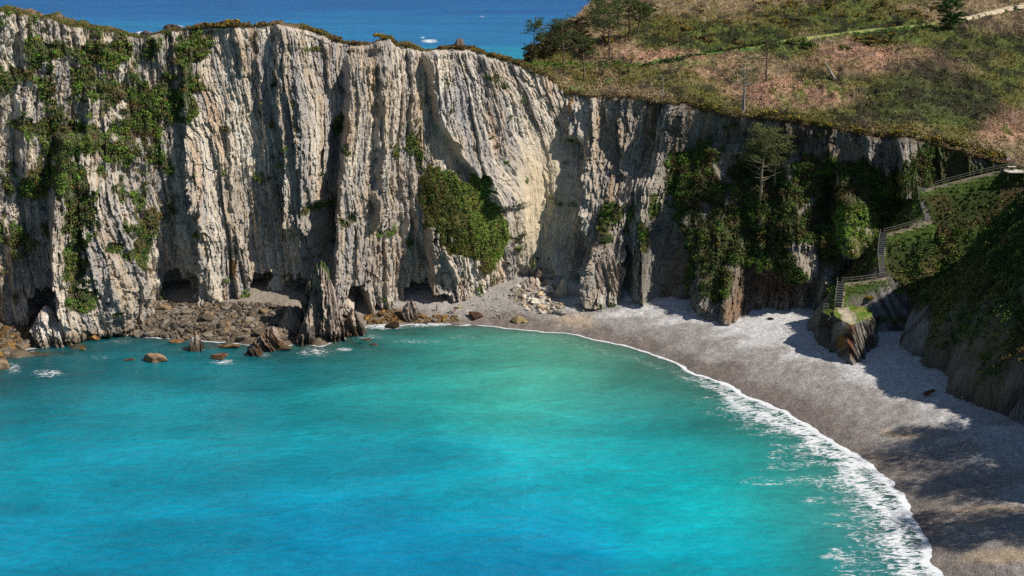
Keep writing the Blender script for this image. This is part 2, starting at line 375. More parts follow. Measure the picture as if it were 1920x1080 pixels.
for (cx, cy, rx, ry, s) in ((90, 700, 60, 16, .75), (25, 690, 30, 22, .7), (60, 662, 25, 10, .9), (130, 640, 60, 12, .5), (295, 672, 32, 9, .8), (368, 655, 26, 9, .9), (420, 678, 45, 12, .8), (495, 665, 30, 12, .6), (590, 660, 70, 16, .75), (720, 612, 75, 12, 1.0), (800, 608, 90, 11, .95), (645, 655, 30, 7, .9),
                           (780, 640, 110, 9, .55), (870, 632, 80, 9, .5), (960, 632, 60, 8, .5), (690, 632, 60, 12, .6), (190, 670, 50, 8, .5), (225, 640, 60, 10, .5), (350, 640, 100, 7, .5), (590, 640, 70, 12, .6), (1050, 635, 90, 7, .4), (250, 700, 60, 8, .3)):
    rk = np.maximum(rk, blob(PBX, PBY, cx, cy, rx, ry, 0.9)*s)
lobe = fbm(BX*0.05, BY*0.16, 4, 66); lobe2 = fbm(BX*0.11+4, BY*0.3, 3, 67); wd_ = (3+13*fw)*(1+.75*lobe+.3*lobe2)
dens = fw*(.4*sst(wd_, wd_*.35, sdw)+.34*np.exp(-((sdw-wd_*.85)/(.9+1.2*fw))**2)*sst(-.3, .3, lobe2+.2)+.32*np.exp(-(sdw/1.6)**2))+.22*sst(900, 1000, PBX)*np.exp(-((sdw-4.5-2*lobe)/1.5)**2)
sml = .12*sst(.3, .6, fbm(BX*.06, BY*.1, 4, 68))*sst(650, 850, PBX)
rk = np.maximum(np.maximum(rk*.53, dens*.95), 0)
me = mesh_from('bay_water', np.stack([BX, BY, 0*BX], -1), gridfaces(*BX.shape), (BC*np.array([.8, .9, .84])).reshape(-1, 3), True, {'sd': sdw, 'fw': fw, 'op': op, 'rk': rk})
tag(obj('bay_water', me, M_bay), kind='structure')

# open sea: polar sheet reaching the horizon, rings growing with distance
rr = np.concatenate([np.linspace(299.3, 1500, 300), np.geomspace(1508, 40000, 70)]); xs = np.linspace(-1, 1, 320)
SX = xs[None, :]*(60+0.75*rr[:, None]); SY = rr[:, None]+0*SX
psx, psy = pix(SX, SY, 0*SX)
near = srgb(28, 128, 165); mid = srgb(30, 98, 165); far = srgb(22, 78, 150)
t = fbm(SX*0.006, SY*0.01, 4, 71)
cc = lerp(near, mid, sst(115, 75, psy+25*t-0.03*(psx-900).clip(-400, 200))[..., None]); cc = lerp(cc, far, sst(60, 0, psy+15*t)[..., None])
rs = np.zeros(SX.shape)
for (cx, cy, rx, ry, s) in ((325, 50, 30, 7, 1), (270, 62, 28, 6, 1), (805, 77, 26, 7, .9), (905, 31, 18, 3, .6), (865, 85, 30, 6, .4), (990, 52, 10, 3, .5), (795, 70, 12, 4, .7)):
    rs = np.maximum(rs, blob(psx, psy, cx, cy, rx, ry, 0.8)*s)
me = mesh_from('open_sea', np.stack([SX, SY, 0*SX-0.01], -1), gridfaces(*SX.shape), (cc*np.array([.75, 1.35, 1.0])).reshape(-1, 3), True, {'rk': rs})
tag(obj('open_sea', me, M_sea), kind='structure')

# ------------------------------------------------------------------ the cliff and the hill behind it: one surface, cut into two objects at the brow
TOP = [(-260, -20), (-150, 5), (0, 22), (50, 28), (90, 34), (130, 48), (200, 57), (235, 64), (255, 72), (275, 70), (300, 62), (345, 56), (400, 54), (432, 50), (480, 52), (520, 46), (560, 53), (600, 64), (640, 82),
       (690, 85), (705, 76), (730, 74), (742, 86), (790, 95), (820, 92), (880, 92), (900, 100), (960, 118), (1000, 132), (1035, 150), (1060, 172), (1100, 180), (1180, 181), (1225, 190), (1270, 194),
       (1285, 190), (1320, 205), (1370, 216), (1450, 222), (1520, 233), (1600, 246), (1650, 256), (1700, 252), (1740, 266), (1800, 282), (1860, 300), (1920, 312), (2120, 330)]
BASE = [(-260, 668), (-60, 630), (0, 612), (60, 606), (110, 606), (150, 618), (185, 612), (230, 598), (290, 560), (306, 546), (350, 550), (385, 562), (420, 563), (470, 546), (520, 546), (575, 556), (640, 575), (690, 576), (740, 566), (765, 552), (830, 556),
        (890, 548), (930, 545), (965, 530), (1000, 514), (1040, 520), (1075, 545), (1105, 562), (1150, 562), (1180, 553), (1225, 550), (1262, 556), (1300, 583), (1330, 589), (1390, 592), (1430, 590), (1540, 588), (1700, 600), (2120, 640)]
YTOP = [(-260, 262), (-100, 268), (0, 275), (200, 287), (430, 297), (700, 306), (900, 312), (1000, 314), (1060, 314), (1110, 309), (1200, 302), (1300, 296), (1400, 288), (1500, 281), (1600, 276), (1740, 271), (1860, 268), (2120, 262)]
FR = {  # share of the setback reached at a quarter, half and three quarters of the height
    .25: [(0, .30), (150, .25), (300, .12), (500, .12), (700, .15), (860, .2), (1000, .25), (1100, .25), (1280, .3), (1350, .25), (1500, .22), (1700, .3)],
    .50: [(0, .55), (150, .55), (300, .35), (500, .35), (700, .38), (860, .45), (1000, .5), (1100, .5), (1280, .62), (1350, .6), (1500, .6), (1700, .6)],
    .75: [(0, .8), (150, .82), (300, .68), (500, .66), (700, .68), (860, .75), (1000, .78), (1100, .8), (1280, .95), (1350, .97), (1500, .97), (1700, .95)]}
PXC = np.arange(-190, 2060, 1.35); NC = len(PXC)
tpy = ik(TOP, PXC)+1.6*fbm(PXC*0.06, 0*PXC, 4, 81); bpy_ = ik(BASE, PXC); yt = ik(YTOP, PXC)
yb = hit_ground(PXC, bpy_); k_ = np.ones(31)/31; yb = np.convolve(np.pad(yb, 15, mode='edge'), k_, 'valid'); yt = np.convolve(np.pad(yt, 15, mode='edge'), k_, 'valid')
NR = 400; T = np.linspace(0, 1, NR)[:, None]
fr = [0*PXC]+[ik(FR[q], PXC) for q in (.25, .5, .75)]+[0*PXC+1]
FQ = np.zeros((NR, NC)); seg = np.clip(T[:, 0]*4, 0, 3.9999); si = seg.astype(int); sf = seg-si
for i in range(NR): FQ[i] = fr[si[i]]*(1-sf[i])+fr[si[i]+1]*sf[i]
ker = np.ones(41)/41
FQ = np.apply_along_axis(lambda a: np.convolve(np.pad(a, 20, mode='reflect', reflect_type='odd'), ker, 'valid'), 0, FQ)
CPX = np.repeat(PXC[None], NR, 0); CPY = bpy_[None]+(tpy-bpy_)[None]*T
CY = yb[None]+(yt-yb)[None]*FQ
cl0 = W(CPX, CPY, CY)
# plan normal of the wall, pointing out to the bay
dx = np.gradient(cl0[..., 0], axis=1); dy_ = np.gradient(cl0[..., 1], axis=1)
kk = np.ones(61)/61
dx = np.apply_along_axis(lambda a: np.convolve(np.pad(a, 30, mode='edge'), kk, 'valid'), 1, dx); dy_ = np.apply_along_axis(lambda a: np.convolve(np.pad(a, 30, mode='edge'), kk, 'valid'), 1, dy_)
ln = np.hypot(dx, dy_)+1e-9; NXp, NYp = dy_/ln, -dx/ln
hgt = cl0[..., 2]
S = CPX/8.0                                              # metres along the wall, near enough
LEAN = ik([(-200, .05), (100, .10), (350, .16), (560, .17), (650, .03), (760, .06), (850, .24), (950, .26), (1060, .08), (1180, -.16), (1280, -.28), (1400, -.1), (1550, .12), (1700, .12), (2060, .1)], CPX)
C = S+LEAN*(hgt-30)
def ridge(line, wL, wR, amp, f0=12, f1=12):
    l = np.array(line, float); py = l[:, 1]
    lx = np.interp(CPY, py, l[:, 0]) + 4.5*fbm(CPY*0.045, 0*CPY+l[0, 0], 4, 90)
    d = CPX-lx; p = np.where(d > 0, 1-d/wR, 1+d/wL).clip(0, 1)
    p = np.where(d > 0, p, p*p*(3-2*p))
    fade = sst(py[0]-f0, py[0]+f0, CPY)*sst(py[-1]+f1, py[-1]-f1, CPY)
    return amp*p*fade
D = np.zeros(CPX.shape)
RID = [([(438, 50), (452, 140)], 5, 30, 2.2), ([(519, 40), (521, 180), (538, 260), (542, 430)], 8, 75, 4.4), ([(480, 60), (492, 200), (505, 380)], 6, 24, 1.6),
       ([(703, 70), (701, 240), (692, 420)], 6, 45, 3.0), ([(656, 110), (646, 300), (636, 420), (640, 590)], 11, 110, 7.0),
       ([(766, 88), (763, 240)], 5, 30, 2.2), ([(803, 88), (808, 170), (835, 245), (900, 350), (910, 380)], 13, 90, 6.0), ([(903, 95), (935, 220), (965, 330), (1000, 500)], 40, 55, 2.4),
       ([(798, 400), (812, 480), (818, 590)], 14, 110, 6.0), ([(764, 320), (775, 430), (780, 500)], 5, 20, 2.0), ([(748, 330), (757, 430), (762, 580)], 5, 16, 1.5),
       ([(112, 250), (106, 420), (122, 540), (140, 640)], 16, 150, 9.0), ([(185, 330), (205, 460), (225, 640)], 60, 95, 4.0), ([(388, 400), (390, 600)], 10, 60, 3.6), ([(425, 200), (440, 420), (470, 590)], 5, 30, 1.6),
       ([(560, 70), (583, 200), (600, 330), (585, 480)], 45, 34, 2.2), ([(345, 120), (360, 300), (375, 400)], 8, 40, 2.4), ([(290, 70), (300, 140)], 6, 40, 2.0), ([(160, 160), (165, 260)], 8, 50, 3.2), ([(30, 180), (35, 330)], 10, 50, 3.0),
       ([(610, 80), (622, 170)], 5, 30, 1.8),
       ([(1080, 190), (1110, 300), (1080, 440)], 40, 30, 2.0), ([(1165, 215), (1172, 330)], 8, 18, 2.6), ([(1280, 200), (1243, 330), (1222, 430), (1212, 590)], 50, 42, 6.5), ([(1205, 330), (1150, 410), (1120, 490), (1122, 590)], 26, 50, 5.5),
       ([(1210, 380), (1180, 470), (1172, 520)], 20, 20, 2.6), ([(1352, 270), (1326, 400), (1352, 600)], 60, 55, 4.2), ([(1395, 440), (1372, 520), (1376, 610)], 20, 26, 3.0), ([(1290, 300), (1300, 420)], 15, 25, 3),
       ([(1500, 300), (1488, 400), (1510, 520)], 40, 50, 4.5), ([(1440, 400), (1432, 470)], 30, 45, 3.2), ([(1548, 430), (1560, 560)], 12, 30, 3.0), ([(1600, 330), (1612, 480)], 45, 34, 6.0),
       ([(1628, 240), (1632, 310)], 9, 22, 3.4), ([(1690, 245), (1700, 370)], 14, 55, 7.0), ([(1660, 300), (1675, 360)], 8, 16, 2.4), ([(1560, 225), (1562, 300)], 6, 16, 1.6), ([(1475, 215), (1478, 300)], 6, 16, 1.5)]
for r in RID: D += ridge(*r)
D -= 6.5*ridge([(603, 380), (600, 590)], 36, 32, 1.0)
D -= 5.0*ridge([(632, 230), (618, 400), (612, 480)], 20, 18, 1.0)
D -= 4.5*ridge([(1085, 260), (1075, 430), (1085, 540)], 40, 30, 1)
D -= 6*ridge([(1545, 330), (1550, 420)], 24, 24, 1.0)
bulge = np.clip(1-np.hypot((CPX-865)/92, (CPY-400)/125), 0, 1); D += 7.5*bulge**0.7
scar = blob(CPX, CPY, 1012, 375, 88, 165, 0.5); scar = np.maximum(scar, 0.8*blob(CPX, CPY, 840, 265, 45, 60, .6)*(CPX < ik([(200, 815), (345, 900)], CPY)))
# caves at the foot
CAVE = [(82, 572, 30, 42, 9), (325, 532, 22, 32, 7), (355, 530, 30, 22, 5), (490, 530, 16, 30, 8), (560, 532, 26, 22, 8), (672, 556, 17, 40, 10), (790, 545, 32, 24, 6), (830, 550, 20, 16, 4), (0, 600, 8, 60, 6), (702, 572, 8, 10, 3), (1176, 510, 10, 60, 6),
        (920, 535, 9, 12, 2.5), (1290, 560, 10, 30, 2)]
cav = np.zeros(CPX.shape)
for (cx, cy, rx, ry, a) in CAVE:
    q = 1-np.hypot((CPX-cx+7*n2(CPY*0.07, CPX*.03+cx, 3))/rx, (CPY-cy+9*n2(CPX*.13, CPY*.05, 6))/ry); cav = np.maximum(cav, a*np.sqrt(np.clip(q*2.2, 0, 1)))
D -= cav
# bedding: tall blades of rock at many sizes, faces turned to the right, steps to the left
wv = 2.4*fbm(S*0.03, hgt*0.035, 3, 101)+0.4*fbm(S*0.13, hgt*0.06, 4, 105)
Cw = C+wv
def saw(x, seed, stretch):
    i = np.floor(x); f = x-i; a = n2(i*7.31+0.5, hgt*stretch+i*3.7, seed)
    return (1-f)**1.1*(0.35+0.65*(a*0.5+0.5))+0.3*a
amp = lerp(1.0, 0.16, scar)*(1-.45*sst(1270, 1320, CPX)*sst(.55, .8, T)+0*T)
left = sst(330, 230, CPX); right = sst(1040, 1100, CPX)
am1 = sst(-.5, .5, fbm(S*.05, hgt*.05, 3, 133)); am2 = sst(-.45, .45, fbm(S*.11+5, hgt*.07, 3, 135))
D += amp*(1.7*fbm(S/15.0, hgt/40.0, 3, 111)+1.6*(.3+am1)*(saw(Cw/6.3, 121, .05)-.4)+.65*(.1+am2)*(saw(Cw/2.7+0.35*n2(S*.2, hgt*.12, 9), 125, .11)-.4)+0.32*(1.2-.9*am1)*(saw(Cw/1.25+0.4*n2(S*.4, hgt*.2, 10), 131, .2)-.4))
# slabs: the relief breaks back in flat steps, offset from blade to blade and cut by slanting joints
joint = n2(np.floor(Cw/3.1)*5.3, np.floor(hgt/7+Cw/9)*3.1, 137)*.9+.5*n2(np.floor(Cw/1.3)*7.7, np.floor(hgt/3.3-Cw/5)*2.3, 138)
for (st, wq) in ((1.7, .5), (.75, .45)):
    q_ = D/st+joint; f_ = q_-np.floor(q_); Dq = (np.floor(q_)+sst(.32, .68, f_)-joint)*st; D = lerp(D, Dq, wq*(1-.6*scar))
D += amp*.4*joint
r1 = n2(Cw*0.9, hgt*0.075, 141); r2 = n2(Cw*1.9, hgt*0.16, 142); r3 = n2(Cw*3.8, hgt*0.34, 143); r4 = n2(Cw*6, hgt*1.1, 144)
D += amp*(0.24*(1-2*np.abs(r1))+0.17*(1-2*np.abs(r2))+0.12*r3+0.1*r4)
_, _, cv = cell2(Cw*0.55+0.4*r1, hgt*0.14, 151); D += amp*0.7*(cv-.5); f1c, f2c, cvb = cell2(Cw*0.95+.3*r2, hgt*0.17+Cw*.15, 159); D += amp*(0.42*(cvb-.5)-.25*sst(.12, 0, f2c-f1c)); f1d, f2d, cvd = cell2(Cw*2.3, hgt*.45+Cw*.3, 158); D += amp*(.2*(cvd-.5)-.14*sst(.15, 0, f2d-f1d))
_, _, cv2 = cell2(Cw*1.3, hgt*0.33+0.3*r2, 153); D += amp*0.5*(cv2-.5)
_, _, cv3 = cell2(S*0.5+hgt*0.25, hgt*0.45-S*0.2, 155); D += (0.25+0.6*left+0.5*right)*0.9*(cv3-.5)
D += 0.35*fbm(S*0.5, hgt*0.5, 4, 157)*(0.6+left)
D += sst(1270, 1340, CPX)*sst(.86, .7, T)*3.2*fbm(S/8, hgt/7, 4, 156)+left*1.6*fbm(S/9, hgt/9, 4, 154)
# green cliff shelves are softer
VEG = [(80, 95, 60, 34, .75), (190, 100, 75, 26, .95), (150, 140, 45, 26, .8), (60, 165, 50, 40, .5), (250, 130, 18, 40, .7), (275, 200, 62, 50, 1.0), (355, 115, 34, 62, .8), (340, 205, 30, 45, .8), (240, 230, 40, 40, .5), (75, 245, 55, 34, .8), (150, 255, 60, 34, .95),
       (100, 310, 70, 50, .9), (215, 280, 45, 26, .75), (60, 350, 60, 55, .6), (150, 380, 50, 60, .85), (150, 470, 34, 60, .85), (155, 540, 30, 26, .8), (255, 465, 20, 36, .85), (235, 480, 16, 22, .6), (310, 302, 14, 16, .7), (18, 330, 26, 60, .7),
       (412, 445, 16, 10, .6), (370, 438, 12, 12, .6), (450, 462, 12, 10, .5), (404, 240, 16, 8, .5), (645, 170, 12, 16, .6), (640, 250, 14, 34, .45), (636, 330, 22, 30, .55), (600, 385, 24, 14, .6), (650, 405, 16, 16, .5), (712, 432, 26, 12, .7), (731, 428, 10, 10, .7), (732, 285, 10, 14, .8), (700, 310, 10, 14, .4),
       (695, 360, 12, 12, .4), (772, 270, 14, 22, .7), (785, 300, 14, 30, .7), (760, 455, 10, 14, .5), (585, 90, 16, 5, .7), (672, 115, 12, 10, .4), (508, 232, 6, 8, .5), (540, 345, 6, 12, .4), (895, 250, 5, 4, .4), (970, 465, 6, 5, .7), (955, 490, 8, 5, .7), (995, 480, 5, 12, .5), (950, 372, 8, 8, .6), (985, 395, 5, 8, .4),
       (1155, 392, 26, 16, .9), (1135, 412, 14, 22, .7), (1140, 440, 12, 14, .6), (1218, 430, 16, 26, .8), (1238, 380, 12, 26, .8), (1205, 480, 10, 26, .5), (1290, 330, 30, 70, .85), (1310, 420, 36, 60, .95), (1330, 300, 40, 45, .6), (1345, 380, 60, 60, .95), (1350, 460, 70, 45, 1.0), (1400, 460, 60, 50, 1.0), (1360, 520, 32, 36, .9),
       (1420, 350, 70, 60, 1.0), (1450, 400, 60, 60, .9), (1490, 350, 60, 50, 1.0), (1510, 410, 60, 50, .9), (1530, 320, 60, 40, .9), (1600, 350, 60, 40, .8), (1600, 410, 46, 52, 1.0), (1575, 330, 40, 30, .6), (1660, 380, 50, 80, .85), (1640, 330, 40, 30, .6), (1720, 330, 60, 50, .85), (1760, 290, 60, 24, .9), (1820, 320, 70, 40, 1.0), (1730, 450, 80, 90, .8), (1500, 520, 40, 30, .3), (1580, 540, 40, 40, .7),
       (1460, 480, 60, 40, .9), (1300, 500, 26, 50, .7), (1420, 430, 90, 60, 1.0), (1560, 450, 30, 50, .7), (1900, 400, 200, 120, .9)]
veg = np.zeros(CPX.shape)
for (cx, cy, rx, ry, s) in VEG: veg = np.maximum(veg, s*np.clip(1.35-np.hypot((CPX-cx)/rx, (CPY-cy)/ry), 0, 1)*1.3)
gp = np.array([(792, 300), (830, 312), (862, 330), (870, 310), (905, 335), (912, 375), (945, 430), (946, 470), (935, 500), (890, 492), (855, 468), (815, 440), (785, 420), (776, 370)])
_in = np.zeros(CPX.shape, bool); qx = CPX+13*fbm(CPY*.05, CPX*.05, 4, 4); qy = CPY+13*fbm(CPX*.05, CPY*.05, 4, 3)
for (ax, ay), (bx_, by_) in zip(gp, np.roll(gp, -1, axis=0)): _in ^= ((ay > qy) != (by_ > qy)) & (qx < (bx_-ax)*(qy-ay)/((by_-ay)+1e-12)+ax)
veg = np.clip(veg, 0, 1); vn = fbm(S*0.28, hgt*0.22, 4, 161)
vn = vn+.45*fbm(S*.9, hgt*.7, 3, 162); veg = np.maximum(veg, .36*sst(360, 300, CPX)*sst(.15, .3, T)); vegm = sst(0.42, 0.56, veg*0.74+0.42*vn+0.06); _in = _in & (vn > -.62); vegm = np.maximum(vegm, _in*1.0)
D = lerp(D, D*0.75+0.9+0.5*fbm(S*0.35, hgt*0.35, 3, 163), vegm*0.8); Dg = 6.0*bulge**.7+3.0+1.6*fbm(S*.14, hgt*.14, 4, 164); D = lerp(D, Dg-3.0*sst(.12, 0, bulge), _in*.6)
brow = sst(1.0, 0.985, T); D = D*lerp(0.25, 1, brow)*sst(-0.02, 0.015, T)+0*D
cl = cl0.copy(); cl[..., 0] += NXp*D; cl[..., 1] += NYp*D; cl[..., 2] += 0.3*fbm(S*0.8, hgt*0.8, 3, 171)*brow
cl[0, :, 2] -= 3; cl[..., 2] -= (1-T)**8*1.2
# rock colour
pale = srgb(214, 198, 176); warm = srgb(204, 178, 144); grey_ = srgb(168, 160, 152); dark_ = srgb(112, 104, 98); ochre = srgb(190, 138, 78); white = srgb(222, 218, 208); redd = srgb(120, 82, 62)
b1 = fbm(Cw*0.5, hgt*0.02, 4, 181, .65); b2 = fbm(Cw*1.6, hgt*0.05, 4, 185, .65); b3 = fbm(S*0.07, hgt*0.08, 3, 191); b4 = fbm(S*0.9, hgt*0.9, 4, 193, .7)
crk = np.maximum(sst(.12, 0, f2c-f1c)*.5, sst(.15, 0, f2d-f1d)*.4); RC = lerp(pale, grey_, sst(-0.4, 0.35, b1+0.5*b3)[..., None]); RC = lerp(RC, warm, (sst(0.0, 0.6, b2+0.4*b3)*0.6)[..., None])
RC = lerp(RC, dark_, (sst(0.28, 0.75, b2*0.7-b1*0.4+0.35*b4)*0.75)[..., None]); RC = lerp(RC, white, (sst(0.3, 0.8, -b1+0.4*b4)*0.6)[..., None])
RC = lerp(RC, ochre, (sst(0.5, 0.95, fbm(Cw*0.35, hgt*0.05, 3, 197)+0.2*b4)*0.35)[..., None])
for (cx, cy, rx, ry, s, c_) in ((700, 180, 40, 110, .5, warm), (770, 200, 30, 120, .4, warm), (1012, 380, 88, 165, .95, srgb(214, 194, 160)), (840, 270, 45, 60, .7, srgb(212, 192, 158)), (437, 500, 10, 22, .8, ochre), (640, 380, 8, 20, .5, ochre), (930, 160, 20, 60, .4, warm), (1055, 195, 8, 22, .9, ochre), (1130, 260, 70, 90, .45, srgb(150, 122, 88)), (1080, 470, 40, 60, .5, srgb(120, 100, 78)),
                               (850, 190, 55, 100, .65, srgb(172, 168, 166)), (1150, 460, 60, 100, .6, srgb(112, 108, 104)), (1230, 460, 60, 120, .7, srgb(128, 124, 118)), (50, 480, 60, 140, .45, srgb(186, 168, 150)), (1430, 530, 110, 60, .8, srgb(120, 86, 60)), (1500, 260, 170, 34, .6, srgb(118, 112, 110)), (1480, 250, 60, 34, .4, redd), (1380, 565, 20, 40, .9, srgb(176, 142, 112)),
                               (560, 400, 110, 130, .35, srgb(158, 140, 122)), (720, 490, 70, 80, .35, srgb(168, 140, 118)), (240, 540, 60, 60, .35, srgb(205, 186, 156))):
    RC = lerp(RC, c_*(1+0.25*b2[..., None]), (blob(CPX+25*b3, CPY+10*b4, cx, cy, rx, ry, .8)*s)[..., None])
RC = lerp(RC, RC*np.array([.42, .40, .36]), (sst(3.2, 1.2, hgt+0.8*b4)*sst(900, 700, CPX))[..., None])         # tide-darkened foot
RC = lerp(RC, RC*np.array([.62, .58, .52]), (sst(5.0, 2.5, hgt+b4)*0.7)[..., None])
lipd = (CPY-tpy[None]); RC = lerp(RC, srgb(120, 92, 60)*0.8, (sst(9, 3, lipd+5*b4)*0.7*(sst(1030, 1070, CPX)+0.4*sst(300, 200, CPX)).clip(0, 1))[..., None])
vc = lerp(srgb(66, 82, 38), srgb(84, 76, 50), sst(-.4, .4, b4)[..., None])*0.85; vc = np.where(_in[..., None], lerp(srgb(84, 116, 44), srgb(110, 104, 50), sst(-.2, .5, b4)[..., None])*.85, vc)
RC = RC*np.array([.92, .95, .99])*lerp(.95, .52, sst(1085, 1290, CPX+40*b3))[..., None]; RC = lerp(RC, vc, (vegm*0.92)[..., None]); RC = RC*(0.93+0.14*_h(np.floor(CPX), np.floor(CPY), 0*CPX, 3))[..., None]  # right-hand wall darkened: slate tone, plus deeper shade put into the colour

RC = RC*(1-.22*crk*(1-vegm))[..., None]
# behind the brow: a narrow crest falling to the sea on the left, the heath hill on the right
CRP = [(950, 110), (985, 110), (1000, 94), (1030, 74), (1050, 52), (1080, 30), (1110, 2), (1150, -35), (1250, -70), (1400, -75), (2060, -80)]
CRY = [(950, 322), (985, 333), (1000, 345), (1030, 362), (1050, 376), (1080, 396), (1110, 420), (1150, 450), (1250, 485), (1400, 510), (2060, 500)]
edge = cl[-1].copy(); edge_s = edge.copy()
for _k in range(3): edge_s[:, _k] = np.convolve(np.pad(edge[:, _k], 15, mode='edge'), np.ones(31)/31, 'valid')
hillw = sst(960, 1000, PXC)
cpy_, cY = ik(CRP, PXC), ik(CRY, PXC); cr = W(PXC, cpy_, cY)
lft = edge.copy(); lft[:, 1] += 5; lft[:, 2] += 0.5+0.7*fbm(PXC*.03, 0*PXC, 3, 7); cr = lerp(lft, cr, hillw[:, None])
NB = 230; U = np.linspace(0, 1, NB)[:, None, None]
eu = edge[None]+(edge_s-edge)[None]*sst(0, 0.035, U); HB = eu+(cr[None]-eu)*U
hillz = np.sin(U[..., 0]*np.pi)
HX, HY = HB[..., 0], HB[..., 1]
hb_w = hillw[None]*sst(0, 0.03, U[..., 0])
HB[..., 2] += hb_w*(1.1*fbm(HX*0.05, HY*0.05, 3, 201)+1.3*np.maximum(0, fbm(HX*0.25, HY*0.2, 4, 205))+0.25*fbm(HX*.9, HY*.9, 3, 207))*np.minimum(1, hillz*3+.2)
tail = []
for (ddy, ddz) in ((6, -3.0), (20, -14), (40, -40), (60, -75)):
    t_ = cr.copy(); t_[:, 1] += ddy; t_[:, 2] += ddz; tail.append(t_)
HB = np.concatenate([HB, np.array(tail)])
HPX, HPY = pix(HB[..., 0], HB[..., 1], HB[..., 2])
def hill_at(px, py, lift=0.0):
    j = int(np.clip(round((px-PXC[0])/1.35), 0, NC-1)); c_ = HPY[:NB, j]
    i = int(np.argmin(np.abs(c_-py))); v = HB[i, j]; return Vector((float(v[0]), float(v[1]), float(v[2])+lift))
def cliff_at(px, py, lift=0.0):
    j = int(np.clip(round((px-PXC[0])/1.35), 0, NC-1)); i = int(np.clip(round((py-bpy_[j])/(tpy[j]-bpy_[j])*(NR-1)), 0, NR-1))
    v = cl[i, j]; return Vector((float(v[0]), float(v[1]), float(v[2])+lift))
# heath zones
z1 = fbm(HX*0.03, HY*0.03, 4, 211); HXf, HYf = HB[..., 0], HB[..., 1]
h1 = fbm(HXf*0.045, HYf*0.03, 4, 211); h2 = fbm(HXf*0.25, HYf*0.16, 4, 215); 
def heath_colour(px, py, a, b, rnd):
    """base colour of the heath: bracken, gorse, heather, grass"""
    brk = srgb(192, 152, 128); gor = srgb(102, 98, 50); hea = srgb(76, 80, 46); gra = srgb(98, 116, 56); dk = srgb(42, 42, 28); straw = srgb(162, 146, 108); yel = srgb(170, 130, 36); mauve = srgb(120, 96, 84)
    wb = np.zeros(px.shape)
    for (cx, cy, rx, ry, s) in ((1480, 175, 170, 42, 1), (1250, 105, 130, 24, .9), (1620, 110, 160, 44, .9), (1880, 230, 80, 60, 1.0), (1700, 100, 90, 30, .6), (1120, 145, 60, 24, .4), (1340, 130, 120, 40, .6)): wb = np.maximum(wb, s*blob(px+30*a, py+10*a, cx, cy, rx, ry, .7))
    wg = np.zeros(px.shape)
    for (cx, cy, rx, ry, s) in ((1740, 165, 130, 70, 1), (1620, 225, 110, 22, .9), (1850, 70, 110, 40, .6)): wg = np.maximum(wg, s*blob(px+30*a, py+12*a, cx, cy, rx, ry, .6))
    wtop = sst(110, 30, py-0.02*(px-1500))
    c = lerp(gor, straw, sst(-.3, .5, a+.6*b)[..., None]); c = lerp(c, gra, (sst(.0, .5, -a+.5*b)*.75)[..., None])
    c = lerp(c, brk, (wb*sst(-.55, .1, b+.4*a+.25))[..., None]); c = lerp(c, hea, (wg*.9)[..., None]); c = lerp(c, mauve, (wg*sst(.15, .5, b)*.6)[..., None])
    c = lerp(c, dk, (sst(.0, .4, b-.3*a)*lerp(.85, .5, wb))[..., None]); c = lerp(c, mauve, (sst(.0, .4, a)*(1-wb)*.4)[..., None]); c = lerp(c, yel, ((rnd > .94)*(0.25+0.5*wtop)*(1-wg)*.9)[..., None])
    c = lerp(c, gra*1.15, (blob(px, py, 1300, 120, 90, 10, .8)*.5+blob(px, py, 1080, 172, 60, 6, .8)*.6)[..., None].clip(0, 1))
    return c
HC = heath_colour(HPX, HPY, h1, h2, 0*HPX)*0.8
bkl = sst(970, 930, HPX)[..., None]; HC = lerp(HC, lerp(srgb(84, 84, 46), srgb(120, 100, 78), sst(-.3, .4, h2)[..., None])*.8, bkl)
nrB = len(HB)
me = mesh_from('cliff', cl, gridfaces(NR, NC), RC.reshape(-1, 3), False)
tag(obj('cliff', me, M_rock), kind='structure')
me = mesh_from('hillside', HB, gridfaces(nrB, NC), HC.reshape(-1, 3), True)
tag(obj('hillside', me, M_soil), kind='structure')

# ------------------------------------------------------------------ right-hand headland (height field in world metres) with the spur that carries the stairs
XBK = [(60, 92), (120, 88), (160, 86), (185, 85), (199, 85.5), (205, 83), (211, 78.5), (222, 80), (230, 77), (238, 74), (244, 80), (250, 88), (256, 97), (262, 104), (300, 112)]
PATH = [(1572, 578, 245.5), (1577, 530, 251.5), (1612, 527, 252), (1655, 520, 252.5), (1651, 478, 255.5), (1657, 438, 258.5), (1698, 427, 259.5), (1740, 415, 260.5), (1730, 385, 262.5), (1727, 354, 264.5), (1748, 350, 265.2), (1800, 336, 266), (1865, 320, 266.5), (1900, 315, 266.5), (1960, 312, 265)]
PW = np.array([W(*p) for p in PATH])
hx = np.arange(52, 235, 0.42); hy = np.arange(96, 292, 0.42); GX2, GY2 = np.meshgrid(hx, hy)
xb = ik(XBK, GY2)+1.6*fbm(GY2*0.09, 0*GY2, 4, 301)
sp1 = fbm(GX2*0.02, GY2*0.075, 4, 303)
d = GX2-xb+4.5*sp1*sst(0, 12, GX2-xb)+(2.2*np.abs(n2(GY2*.4+GX2*.2, GX2*.12, 331))+1.3*np.abs(n2(GY2*1.2+GX2*.4, GX2*.2, 333))-.9)*sst(14, 5, GX2-xb)
xf = 0.405*GY2+1.5
capf = CAMH+ray(1920, 335)[1]*GY2-1.0
crest = ik([(60, 30), (150, 26), (190, 24), (203, 26), (211, 42), (225, 45), (244, 44), (250, 41), (254, 36), (261, 36), (300, 36)], GY2)
hC = 9.5*(1-np.exp(-np.maximum(d, 0)/1.8))+1.02*np.maximum(d-1.5, 0)
